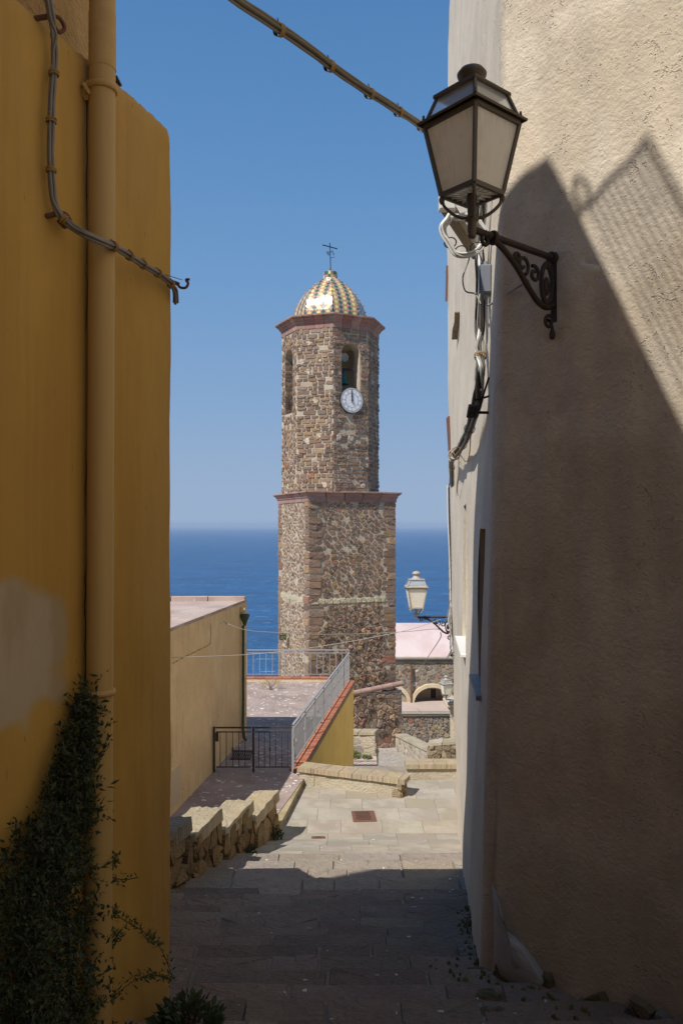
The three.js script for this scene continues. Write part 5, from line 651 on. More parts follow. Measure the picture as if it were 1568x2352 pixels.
// ---------------------------------------------------------------- lanterns
// lantern about its own axis: y = 0 at the foot of its stem, body square with side to +x and +z; arm runs along +x to the wall
function lantern(o, metal, opal, clear, opt = {}) {
  const yb = 0.255, yt = 0.70, sb = 0.14, st = 0.215, rim = 0.25, yr = 0.735, yp = 0.885, sp = 0.16; // body bottom/top and half sides, brim, roof plate
  const P = (s, y, k) => V3(s * [1, 1, -1, -1][k & 3], y, s * [1, -1, -1, 1][k & 3]);
  for (let k = 0; k < 4; k++) {
    part('corner_bar', bar(P(sb, yb, k), P(st, yt, k), 0.022, 0.022, V3(1, 0, 0.3)), metal, o);
    part('bottom_rail', bar(P(sb, yb, k), P(sb, yb, k + 1), 0.022, 0.03), metal, o); part('top_rail', bar(P(st, yt, k), P(st, yt, k + 1), 0.022, 0.026), metal, o);
    const quad = (a, b, c, d) => { const g = new THREE.BufferGeometry(), u = a.distanceTo(b), v = a.distanceTo(d); g.setAttribute('position', new THREE.Float32BufferAttribute([a, b, c, a, c, d].flatMap((p) => p.toArray()), 3)); g.setAttribute('uv', new THREE.Float32BufferAttribute([0, 0, u, 0, u, v, 0, 0, u, v, 0, v], 2)); g.computeVertexNormals(); return g; };
    part('glass_pane', quad(P(sb - 0.008, yb, k), P(sb - 0.008, yb, k + 1), P(st - 0.008, yt, k + 1), P(st - 0.008, yt, k)), opal, o);
    part('roof_pane', quad(P(rim - 0.05, yr + 0.02, k), P(rim - 0.05, yr + 0.02, k + 1), P(sp - 0.005, yp, k + 1), P(sp - 0.005, yp, k)), clear, o);
    part('roof_bar', bar(P(rim - 0.045, yr + 0.015, k), P(sp, yp, k), 0.026, 0.016, V3(1, 0, 0.3)), metal, o);
    const kn = lathe([[0, 0.035], [0.008, 0.03], [0.008, 0.015], [0.012, 0.008], [0.008, 0], [0, 0]], 8), p = P(rim - 0.03, yr + 0.012, k); kn.translate(p.x, p.y, p.z); part('roof_stud', kn, metal, o);
    const ft = lathe([[0, 0], [0.012, -0.005], [0.014, -0.025], [0.006, -0.045], [0, -0.05]], 8), q = P(sb, yb - 0.012, k); ft.translate(q.x, q.y, q.z); part('foot_stud', ft, metal, o);
    const a = P(sb - 0.01, yb - 0.01, k), e = P(0.02, 0.10, k); part('cradle_arm', tube([a, P(sb - 0.01, yb - 0.06, k), P(sb - 0.05, 0.135, k), P(0.05, 0.105, k), e], 0.011, 20, 6), metal, o);
  }
  // brim: a shallow pyramid with an open middle
  const prof = [[rim, yr - 0.02], [rim + 0.004, yr - 0.005], [rim - 0.045, yr + 0.022], [rim - 0.06, yr + 0.018], [st - 0.005, yt + 0.012], [st - 0.005, yt]], g = []; for (let k = 0; k < 4; k++) for (let i = 0; i < prof.length - 1; i++) { const [s0, y0] = prof[i], [s1, y1] = prof[i + 1], a = P(s0, y0, k), b = P(s0, y0, k + 1), c = P(s1, y1, k + 1), d = P(s1, y1, k), q = new THREE.BufferGeometry(); q.setAttribute('position', new THREE.Float32BufferAttribute([a, b, c, a, c, d].flatMap((p) => p.toArray()), 3)); q.setAttribute('uv', new THREE.Float32BufferAttribute([0, 0, 0.5, 0, 0.5, 0.1, 0, 0, 0.5, 0.1, 0, 0.1], 2)); q.computeVertexNormals(); g.push(q); }
  part('brim', merge(g), metal, o);
  part('roof_plate', box(sp * 2 + 0.04, 0.022, sp * 2 + 0.04, 0, yp + 0.01, 0, 0.006), metal, o);
  part('finial', lathe([[0.125, yp + 0.018], [0.10, yp + 0.045], [0.068, yp + 0.075], [0.066, yp + 0.10], [0.072, yp + 0.105], [0.094, yp + 0.135], [0.096, yp + 0.15], [0.075, yp + 0.178], [0.04, yp + 0.197], [0.0, yp + 0.204]], 28), metal, o);
  part('stem', lathe([[0, -0.03], [0.02, -0.03], [0.028, -0.015], [0.022, 0], [0.03, 0.01], [0.028, 0.075], [0.045, 0.085], [0.045, 0.1], [0.028, 0.115], [0.03, 0.2], [0.036, 0.21], [0.03, yb], [0, yb]], 18), metal, o);
  // floor of fretwork rays and the lamp holder
  part('fret_ring', (() => { const t = new THREE.TorusGeometry(0.055, 0.006, 6, 24); t.rotateX(Math.PI / 2); t.translate(0, yb - 0.004, 0); return t; })(), opt.fret || metal, o);
  for (let k = 0; k < 16; k++) { const a = k * Math.PI / 8, m = 1 / Math.max(Math.abs(Math.cos(a)), Math.abs(Math.sin(a))), e = (sb - 0.012) * m; part('fret_ray', bar(V3(0.055 * Math.cos(a), yb - 0.004, 0.055 * Math.sin(a)), V3(e * Math.cos(a), yb - 0.004, e * Math.sin(a)), 0.008, 0.006), opt.fret || metal, o); }
  part('floor_glass', box(sb * 2 - 0.03, 0.003, sb * 2 - 0.03, 0, yb + 0.004, 0), clear, o);
  part('lamp_holder', lathe([[0, yb], [0.03, yb], [0.03, yb + 0.09], [0.022, yb + 0.1], [0.022, yb + 0.12], [0, yb + 0.12]], 14), M.white, o); part('bulb', lathe([[0.013, yb + 0.12], [0.02, yb + 0.15], [0.03, yb + 0.19], [0.022, yb + 0.225], [0, yb + 0.235]], 16), opal, o);
}
function lampArm(o, L, mat) { // arm along +x at y = 0.03, scrolled iron brace below, wall at x = L
  const y = 0.03, z = 0; part('arm', rod(V3(0.02, y, z), V3(L, y, z), 0.023, 12), mat, o);
  part('wall_flange', merge([rod(V3(L - 0.05, y, z), V3(L - 0.01, y, z), 0.042, 12), box(0.012, 0.5, 0.05, L - 0.008, y - 0.21, z)]), M.iron, o);
  part('brace', tube([V3(0.2, y - 0.012, z), V3(0.30, y - 0.05, z), V3(0.45, y - 0.14, z), V3(0.6, y - 0.27, z), V3(0.70, y - 0.345, z), V3(0.80, y - 0.37, z), V3(L - 0.02, y - 0.34, z)].map((p) => p.setX(p.x * L / 0.9)), 0.021, 40, 8), M.iron, o);
  const clampG = new THREE.TorusGeometry(0.032, 0.012, 8, 16); clampG.rotateY(Math.PI / 2); clampG.scale(1.6, 1.15, 1); clampG.translate(0.215 * L / 0.9, y - 0.008, z); part('clamp', clampG, M.iron, o);
  const curl = (cx, cy, r0, r1, turns, a0, s = 1) => { const pts = []; for (let i = 0; i <= 26; i++) { const t = i / 26, a = a0 + s * t * turns * 2 * Math.PI, r = lerp(r0, r1, t); pts.push(V3(cx * L / 0.9 + r * Math.cos(a), y + cy + r * Math.sin(a), z)); } return tube(pts, 0.0135, 52, 7); };
  part('scroll', curl(0.135, -0.045, 0.05, 0.012, 1.2, 0.4, 1), M.iron, o, 'curled end of the brace'); part('scroll', curl(0.53, -0.12, 0.07, 0.015, 1.1, -1.2, 1), M.iron, o); part('scroll', curl(0.47, -0.085, 0.035, 0.012, 1.1, 3.4, -1), M.iron, o); part('scroll', curl(0.66, -0.16, 0.06, 0.014, 1.2, 2.0, -1), M.iron, o); part('scroll', curl(0.83, -0.47, 0.05, 0.012, 1.15, 1.2, 1), M.iron, o);
  const ring = new THREE.TorusGeometry(0.09, 0.018, 8, 28); ring.scale(0.72, 1.5, 1); ring.translate(L - 0.095, y - 0.2, z); part('ring', ring, M.iron, o); part('ring_boss', (() => { const s = new THREE.SphereGeometry(0.045, 12, 10); s.scale(0.8, 1.5, 0.4); s.translate(L - 0.1, y - 0.22, z); return s; })(), M.iron, o);
  part('pendant', lathe([[0, -0.03], [0.018, -0.02], [0.022, 0.01], [0.012, 0.05], [0.008, 0.08], [0, 0.09]], 12).translate(L - 0.03, y - 0.56, z), M.iron, o);
}
function streetLamp(label, foot, az, L, mats) { const o = thing('street_lamp', label, 'street lamp'); o.position.copy(foot); o.rotation.y = az; const [metal, opal, clear, opt] = mats; lantern(o, metal, opal, clear, opt); lampArm(o, L, M.iron); return o; }
{ const foot = W(0.845, 1.895, 5.17), wallEnd = W(1.54, 1.925, 5.75), run = wallEnd.clone().sub(foot).setY(0); streetLamp('large dark lantern with beige panes on a scrolled bracket, in shade', foot, Math.atan2(-run.z, run.x), run.length() - 0.005, [M.lampDark, M.opal, M.clearGlass, { fret: M.white }]); }
const farL = (() => { const d = 18.15, foot = px(955.5, 1421, d), wx = sideX(d, foot.y); streetLamp('light grey sunlit lantern on a bracket in front of the sea', foot, 0.03, wx - foot.x - 0.01, [M.lampPale, M.opal, M.clearGlass]); return { d, foot, wx }; })();
{ const d = 35.6, o = thing('street_lamp', 'small lantern on a short bracket in front of the church arch', 'street lamp'); o.position.copy(px(1024, 1607, d)); o.rotation.y = 0.3; lantern(o, M.lampPale, M.opal, M.clearGlass); part('arm', rod(V3(0, 0.02, 0), V3(0.62, -0.1, 0.0), 0.022, 8), M.iron, o); part('brace', tube([V3(0.12, 0, 0), V3(0.3, -0.14, 0), V3(0.6, -0.22, 0)], 0.012, 14, 6), M.iron, o); }

// ---------------------------------------------------------------- drainpipe and cables on the ochre house
{
  const o = thing('drainpipe', 'ochre painted drainpipe with plastered collars on the ochre house', 'drainpipe'), rad = 0.072, off = rad + 0.012, p = (u, v) => onFront(u, v, off), R = rngOf(5);
  const a = p(236, -60), b = p(226, 2500); const q = (v) => p(lerp(236, 226.5, v / 2352), v);
  part('pipe', tube([-80, 190, 600, 1000, 1400, 1800, 2440].map((v) => q(v)), rad, 60, 22), M.pipe, o);
  for (const v of [46]) { const c = q(v); part('joint_collar', rod(c.clone().add(V3(0, 0.03, 0)), c.clone().add(V3(0, -0.03 - 0.25, 0)), rad + 0.003, 22), M.pipe, o); }
  for (const v of [205, 1590]) { const c = q(v), t = new THREE.TorusGeometry(rad + 0.004, 0.012, 6, 28); t.rotateX(Math.PI / 2); t.scale(1, 1.6, 1); t.translate(c.x, c.y, c.z); part('strap', t, M.pipe, o); const G = new THREE.IcosahedronGeometry(0.05, 2), ps = G.attributes.position; for (let i = 0; i < ps.count; i++) { const k = 0.75 + 0.45 * Math.sin(ps.getX(i) * 90 + ps.getY(i) * 60) * Math.cos(ps.getZ(i) * 80); ps.setXYZ(i, ps.getX(i) * k, ps.getY(i) * k * 1.1, ps.getZ(i) * k); } G.computeVertexNormals(); const e = onFront(207, v + 2, 0.035); G.translate(e.x, e.y, e.z); part('plaster_lump', G, M.pipe, o); }
}
const bundle = (o, pts, n, rr, mat, spread, seed, mats) => { const c = new THREE.CatmullRomCurve3(pts, false, 'centripetal'), m = Math.max(40, pts.length * 9), fr = c.computeFrenetFrames(m, false), r = rngOf(seed); for (let k = 0; k < n; k++) { const a = k / n * 2 * Math.PI + r() * 0.5, R = n < 2 ? 0 : spread * (n > 4 && k === n - 1 ? 0.1 : 1), q = []; for (let i = 0; i <= m; i += 3) { const p = c.getPointAt(i / m), up = Math.abs(fr.tangents[i].y) > 0.95 ? V3(1, 0, 0) : V3(0, 1, 0), x = up.clone().cross(fr.tangents[i]).normalize(), y = fr.tangents[i].clone().cross(x); q.push(p.addScaledVector(x, Math.cos(a) * R * (0.85 + 0.3 * r())).addScaledVector(y, Math.sin(a) * R * (0.85 + 0.3 * r()))); } part('cable', tube(q, rr * (0.85 + 0.3 * r()), m, 6), mats ? mats[k % mats.length] : mat, o); } return c; };
const ties = (o, c, ts, rad, mat, seed = 3) => { const r = rngOf(seed); for (const t of ts) { const p = c.getPointAt(t), d = c.getTangentAt(t), g = []; for (let k = -1; k <= 1; k++) { const to = new THREE.TorusGeometry(rad, 0.0042, 5, 14); to.applyQuaternion(new THREE.Quaternion().setFromUnitVectors(V3(0, 0, 1), d.clone().add(V3((r() - 0.5) * 0.5, (r() - 0.5) * 0.5, 0)).normalize())); const e = p.clone().addScaledVector(d, k * 0.008); to.translate(e.x, e.y, e.z); g.push(to); } const kn = tube([p.clone().add(V3(0, 0, rad)), p.clone().add(V3(0.02 * (r() - 0.5), 0.025, rad + 0.01)), p.clone().add(V3(0.03 * (r() - 0.2), 0.03 * r(), rad + 0.02))], 0.003, 8, 4); g.push(kn); part('tie', merge(g), mat, o); } };
{ const o = thing('cable_bundle', 'grey cable bundle tied with twine sagging across the ochre house', 'cable'), c = bundle(o, [[104, -40, 0.06], [122, 60, 0.07], [126, 120, 0.05], [120, 230, 0.05], [117, 340, 0.05], [120, 420, 0.05], [130, 480, 0.06], [160, 516, 0.1], [205, 542, 0.19], [262, 566, 0.18], [330, 608, 0.1], [380, 640, 0.06], [402, 665, 0.05], [404, 695, 0.0]].map(([u, v, k]) => onFront(Math.min(u, 404), v, k)), 4, 0.0085, M.cable, 0.012, 11); ties(o, c, [0.17, 0.27, 0.37, 0.47, 0.62, 0.70, 0.78, 0.86, 0.93], 0.025, M.twine); }
{ const hook = (u, v, label, flip) => { const o = thing('wall_hook', label, 'hook'), b = onFront(u, v, 0.0), T = V3(0.3445, 0, -0.9388), q = (s, y, n) => b.clone().addScaledVector(T, s).add(V3(0, y, 0)).addScaledVector(frontN, n); part('stem', tube([q(-0.02, -0.01, -0.02), q(0, 0, 0.03), q(0.03 * flip, 0.02, 0.05)], 0.014, 12, 7), M.rust, o); part('hook_ring', tube([q(0.03 * flip, 0.02, 0.05), q(0.07 * flip, 0.03, 0.06), q(0.11 * flip, 0.0, 0.06), q(0.08 * flip, -0.035, 0.05), q(0.03 * flip, -0.02, 0.05)], 0.011, 24, 7), M.rust, o); return o; };
  hook(108, 496, 'rusty iron hook holding the cable bundle low on the ochre house', 1); hook(94, 42, 'rusty iron hook under the broken plaster edge at the top of the ochre house', 1);
  const o = thing('wall_hook', 'rusty iron ring hook sticking out past the corner of the ochre house', 'hook'), b = onFront(399, 652, 0.0), q = (x, y, z) => b.clone().add(V3(x, y, z)); part('stem', tube([q(-0.05, 0, 0), q(0.0, 0.005, 0.02), q(0.04, -0.01, 0.02)], 0.013, 12, 7), M.rust, o); part('hook_ring', tube([q(0.03, -0.01, 0.02), q(0.05, -0.03, 0.02), q(0.085, -0.03, 0.02), q(0.1, 0.0, 0.02), q(0.085, 0.02, 0.02), q(0.11, 0.025, 0.02)], 0.009, 24, 7), M.rust, o); part('guy_wire', rod(onFront(345, 620, 0.06), q(0.06, 0.02, 0.02), 0.0025, 5), M.rust, o); }
// ---------------------------------------------------------------- overhead bundle and wiring on the stucco house
{ const o = thing('cable_bundle', 'thick overhead cable bundle with tape bands crossing the sky to the dark lantern', 'cable'), c = bundle(o, [W(-1.68, 2.95, 3.0), W(-1.2, 2.76, 3.4), px(470, -55, 3.9), px(545, 5, 4.2), px(617, 52, 4.45), px(700, 108, 4.75), px(782, 170, 5.1), px(860, 222, 5.5), px(930, 266, 5.95), px(985, 306, 6.4), px(1050, 372, 6.95), px(1098, 440, 7.2)], 6, 0.0105, M.cable, 0.022, 21, [M.cableOlive, M.cable, M.cableOlive]); 
  for (const t of [0.40, 0.50, 0.60, 0.69, 0.78]) { const p = c.getPointAt(t), d = c.getTangentAt(t), g = new THREE.CylinderGeometry(0.037, 0.037, 0.035, 14, 1, true); g.applyQuaternion(new THREE.Quaternion().setFromUnitVectors(V3(0, 1, 0), d.clone().add(V3(0.25, 0.1, 0)).normalize())); g.translate(p.x, p.y, p.z); part('tape_band', g, M.twine, o); const e = rod(p.clone().add(V3(0, 0.02, 0.02)), p.clone().add(V3(-0.01, 0.055, 0.02)), 0.004, 5); part('tape_end', e, M.twine, o); } }
const onSide = (u, v, off = 0) => { const d = sideHit(u, v), y = (HV - v) / F * d; return V3(sideX(d, y) - off, y, -d + off * 0.1); };
{ const o = thing('cable_bundle', 'bundle of grey and white cables tied down the sunlit side wall of the stucco house', 'cable');
  const c = bundle(o, [[1128, 330, 0.06], [1126, 430, 0.07], [1120, 560, 0.08], [1120, 650, 0.07], [1118, 760, 0.07], [1121, 850, 0.07], [1116, 925, 0.08], [1108, 965, 0.1], [1096, 1000, 0.11], [1080, 1030, 0.13], [1062, 1048, 0.14], [1053, 1062, 0.12], [1050, 1090, 0.1], [1047, 1115, 0.08]].map(([u, v, k]) => onSide(u, v, k)), 8, 0.0125, M.cable, 0.034, 31, [M.cable, M.cable, M.cableDark, M.cable, M.cableWhite, M.cableDark, M.cable, M.cableDark]); ties(o, c, [0.2, 0.33, 0.46, 0.58, 0.68, 0.75, 0.82, 0.9], 0.052, M.twine, 7);
  part('cable', tube([[1112, 690, 0.05], [1110, 780, 0.06], [1107, 850, 0.05], [1100, 920, 0.06], [1096, 980, 0.06]].map(([u, v, k]) => onSide(u, v, k)), 0.007, 50, 6), M.rust, o); part('cable', tube([[1116, 690, 0.06], [1112, 800, 0.06], [1109, 900, 0.07], [1104, 960, 0.09], [1090, 1040, 0.06], [1078, 1060, 0.05], [1070, 1045, 0.08]].map(([u, v, k]) => onSide(u, v, k)), 0.006, 60, 6), M.cableYellow, o);
  part('cable', tube([[1062, 1055, 0.06], [1060, 1090, 0.05], [1057, 1120, 0.05], [1055, 1138, 0.03]].map(([u, v, k]) => onSide(u, v, k)), 0.006, 30, 6), M.cableYellow, o);
  const kn = rngOf(4); for (let k = 0; k < 6; k++) { const b = onSide(1056 + 3 * k * 0.8, 1046 - k, 0.13), R = 0.07 + 0.03 * kn(), pts = []; for (let i = 0; i < 12; i++) { const a = i / 12 * 2 * Math.PI; pts.push(b.clone().add(V3(R * Math.cos(a) * 0.5 + (kn() - 0.5) * 0.03, R * Math.sin(a), (kn() - 0.5) * 0.12 + R * Math.cos(a)))); } part('loose_loop', tube(pts, 0.006, 60, 6, true), k % 2 ? M.cable : M.cableWhite, o); }
  // wall bracket at the bend
  const b = onSide(1122, 948, 0.0), e = b.clone().add(V3(-0.17, 0, 0.02)); part('bracket', merge([rod(b.clone().add(V3(0.05, 0, 0)), e, 0.012, 8), rod(b.clone().add(V3(0, 0.14, 0)), e.clone().add(V3(0.04, 0.1, 0)), 0.009, 8), rod(b.clone().add(V3(0.0, 0.3, 0)), e.clone().add(V3(0.08, 0.02, 0)), 0.009, 8)]), M.iron, o); for (let k = 0; k < 3; k++) part('clamp', rod(e.clone().add(V3(0.03 * k, -0.03, -0.05)), e.clone().add(V3(0.03 * k, 0.05, 0.06)), 0.017, 8), M.cableDark, o); }
{ // coil of spare cable hanging from a board behind the lantern
  const o = thing('cable_coil', 'hanging coil of white cable below the dark lantern', 'coil'), r = rngOf(41), c = px(1066, 533, 6.75); for (let k = 0; k < 9; k++) { const R = 0.15 + 0.05 * r(), pts = []; const cx = c.x + (r() - 0.5) * 0.03, cy = c.y + (r() - 0.5) * 0.03; for (let i = 0; i < 16; i++) { const a = i / 16 * 2 * Math.PI, sq = Math.sin(a) > 0 ? 0.75 : 1.05; pts.push(V3(cx + R * Math.cos(a) * (Math.sin(a) > 0.3 ? 0.85 : 1), cy + R * Math.sin(a) * sq + (Math.cos(a) < -0.6 ? 0.05 : 0), c.z + (k - 4) * 0.011 + (r() - 0.5) * 0.012)); } part('loop', tube(pts, 0.0095, 80, 6, true), M.cableWhite, o); } for (const [x, y] of [[-0.12, -0.09], [-0.03, -0.16], [0.1, -0.13]]) { const t = new THREE.TorusGeometry(0.05, 0.006, 6, 14); t.rotateX(0.9); t.translate(c.x + x, c.y + y, c.z); part('tie', t, M.cableDark, o); }
  const w = thing('timber_arm', 'slanting timber arm with grey terminal box behind the dark lantern', 'bracket'), a = px(1024, 472, 6.9), b = onSide(1100, 585, 0.02); part('board', bar(a, b, 0.1, 0.09), M.timber, w); part('terminal_box', box(0.14, 0.14, 0.09, a.x + 0.0, a.y + 0.0, a.z + 0.06, 0.01), M.cableWhite, w); part('insulator', lathe([[0, 0], [0.03, 0.005], [0.035, 0.04], [0.02, 0.05], [0.03, 0.06], [0.02, 0.09], [0, 0.095]], 12).translate(a.x + 0.1, a.y + 0.03, a.z + 0.02), M.white, w); }
{ const o = thing('junction_box', 'small grey plastic junction box on the side wall below the coil', 'junction box'), p = onSide(1128, 645, 0.05); const g = box(0.09, 0.24, 0.14, 0, 0, 0, 0.012); g.rotateY(-0.1); part('case', g, M.boxGrey, o); part('lid', box(0.012, 0.19, 0.1, -0.052, 0, 0.0, 0.004).rotateY(-0.1), M.boxGrey2, o); part('gland', rod(V3(0, 0.11, 0), V3(0, 0.16, 0), 0.022, 10), M.boxGrey2, o); part('gland', rod(V3(0, -0.11, 0.02), V3(0, -0.16, 0.02), 0.018, 10), M.boxGrey2, o); part('feed_wire', tube([V3(0, -0.15, 0.02), V3(0.0, -0.22, 0.05), V3(0.05, -0.24, 0.3), px(1180, 664, 5.9).sub(p), px(1212, 645, 5.72).sub(p)], 0.009, 40, 6), M.cable, o); part('loop_wire', tube([V3(-0.02, 0.14, 0), V3(-0.1, 0.32, 0), px(1075, 600, 7).sub(p), px(1062, 640, 7).sub(p), px(1068, 668, 7.0).sub(p), px(1090, 675, 6.9).sub(p), V3(-0.04, -0.2, 0)], 0.007, 50, 6), M.cable, o); o.position.copy(p); }
{ // conduit and cables by the far lantern
  const o = thing('cable_bundle', 'upright conduit with spiral tied cables beside the sunlit lantern', 'cable'), d = 18.0, X = (u) => (u - CU) / F * d, Y = (v) => (HV - v) / F * d, q = (u, v, k = 0) => V3(Math.min(X(u), sideX(d, Y(v)) - 0.03), Y(v), -d + k); const c = new THREE.CatmullRomCurve3([q(1027, 1112), q(1029, 1200), q(1031, 1320), q(1032, 1420), q(1034, 1500)], false, 'centripetal');
  part('conduit', tube([q(1030, 1120), q(1032, 1230), q(1033, 1380), q(1035, 1492)], 0.026, 40, 8), M.cable, o); part('cable', tube([q(1026, 1114, 0.06), q(1028, 1200, 0.05), q(1031, 1280, 0.05), q(1034, 1400, 0.05), q(1036, 1490, 0.05)], 0.014, 40, 6), M.cableWhite, o); part('cable', tube([q(1033, 1110, 0.04), q(1035, 1200, 0.04), q(1036, 1400, 0.04), q(1037, 1480, 0.04)], 0.012, 40, 6), M.cableDark, o);
  const sp = []; for (let i = 0; i <= 120; i++) { const t = i / 120, p = c.getPointAt(t), a = t * 30 * Math.PI; sp.push(p.add(V3(0.04 + 0.05 * Math.cos(a), 0, 0.02 + 0.05 * Math.sin(a)))); } part('spiral_wire', tube(sp, 0.005, 360, 4), M.cableDark, o);
  const r = rngOf(6); for (let k = 0; k < 7; k++) { const a = q(1036, 1490, 0.05), pts = [a, a.clone().add(V3(-0.05 + 0.04 * r(), -0.08, 0.02)), a.clone().add(V3(-0.12 + 0.22 * r(), -0.16 - 0.05 * r(), 0.05 * r())), a.clone().add(V3(-0.02 + 0.1 * r(), -0.06, 0.08))]; part('cable_tail', tube(pts, 0.011, 24, 5), k % 2 ? M.cable : M.cableDark, o); }
  for (let k = 0; k < 5; k++) part('loose_wire', tube([q(1037, 1385, 0.1), q(1030 - 4 * k * r(), 1410 + 10 * r(), 0.15), q(1034, 1440 + 20 * r(), 0.1), q(1039, 1475, 0.08)], 0.007, 30, 5), k % 2 ? M.cableWhite : M.cable, o); }
{ // rusty shutter leaf and chain that stand out from the far end of the wall
  const d = 17.6, o = thing('shutter_leaf', 'rusty metal leaf with chain edge-on at the far end of the stucco house', 'shutter'), a = px(1029, 958, d), b = px(1034, 1040, d); part('leaf', bar(a, b, 0.35, 0.05, V3(1, 0, 0.0)), M.rust, o); part('hinge_arm', bar(px(1033, 1041, d), px(1046, 1046, d), 0.05, 0.06), M.rust, o); for (let k = 0; k < 9; k++) { const t = new THREE.TorusGeometry(0.03, 0.009, 5, 10); t.scale(0.6, 1.2, 1); if (k % 2) t.rotateY(Math.PI / 2); const p = px(1037.5, 1003 + k * 7, d); t.translate(p.x, p.y, p.z); part('chain_link', t, M.rust, o); } part('drop_bar', rod(px(1035, 1045, d), px(1037, 1105, d), 0.012, 6), M.rust, o);
  const o2 = thing('hanging_strip', 'thin dark rusty strip hanging at the far edge of the stucco house', 'bracket'), d2 = 18.2; part('strip', bar(px(1026.5, 610, d2), px(1024.5, 692, d2), 0.03, 0.05, V3(1, 0, 0)), M.rust, o2); part('peg', rod(px(1023, 624, d2), px(1034, 626, d2), 0.02, 6), M.rust, o2); }
{ // broken plaster scar and bare groove on the side wall
  const s = (u, v) => onSide(u, v, 0.012); for (const [pts, w] of [[[[1057, 716], [1056, 740], [1051, 757], [1049, 778]], 0.03]]) { const g = []; for (let i = 0; i < pts.length - 1; i++) g.push(bar(s(...pts[i]), s(...pts[i + 1]), 0.03, 0.16, V3(1, 0, 0))); part('plaster_scar', merge(g), M.timber, house, 'crumbled strip of old plaster'); } }
// ---------------------------------------------------------------- wires across the terrace
{ const w = (label, pts, rad, mat) => { const o = thing('overhead_wire', label, 'wire'); part('wire', tube(pts, rad, 60, 5), mat, o); return o; };
  const e = V3(farL.foot.x + 0.55, farL.foot.y - 0.02, -farL.d);
  const a = V3(paleX(19.2) + 0.03, (HV - 1428) / F * 19.2, -19.2); const o = w('thin wire from pale house wall to the sunlit lantern, with white insulators', [a, px(560, 1446, 19), px(640, 1453, 18.8), px(740, 1457, 18.6), px(850, 1455, 18.5), px(940, 1450, 18.3), px(1010, 1446, 18.2), e.clone().add(V3(0.05, -0.3, 0))], 0.007, M.cable); for (let k = 0; k < 5; k++) { const p = px(494 + k * 7, 1429 + k * 1.3, 19.1), g = lathe([[0, -0.02], [0.02, -0.015], [0.022, 0.015], [0.012, 0.03], [0, 0.035]], 10); g.rotateZ(1.2); g.translate(p.x + 0.03, p.y, p.z); part('insulator', g, M.white, o); }
  w('pale wire crossing the front of the pale house toward the sunlit lantern', [px(360, 1511, 15.2), px(400, 1510, 15.4), px(470, 1508, 15.8), px(545, 1505, 16.3), px(640, 1497, 16.8), px(740, 1484, 17.2), px(850, 1465, 17.7), px(940, 1446, 18.0), e], 0.007, M.cablePale);
  w('fine wire running from the sunlit lantern down to the church wall', [e.clone().add(V3(0, -0.3, 0)), px(1012, 1462, 19.5), px(985, 1505, 28), px(960, 1545, 40), px(930, 1580, 55)], 0.012, M.cable);
  const n = thing('old_wire', 'thin nailed wire zigzagging over the pale house wall', 'wire'), q = (u, v) => { const A = (u - CU) / F, d = (-2.57 - 0.127 * 21.63) / (A - 0.127); return V3(paleX(d) + 0.006, (HV - v) / F * d, -d); }; part('wire', tube([q(483, 1432), q(484, 1455), q(482, 1478), q(478, 1482), q(450, 1496), q(425, 1508), q(405, 1519), q(396, 1524)], 0.004, 60, 4), M.cableDark, n); for (const [u, v] of [[482, 1478], [470, 1486], [457, 1492], [444, 1499], [430, 1505], [417, 1512], [405, 1519]]) { const p = q(u, v), s = new THREE.SphereGeometry(0.011, 6, 5); s.translate(p.x + 0.005, p.y, p.z); part('nail', s, M.cableDark, n); } }
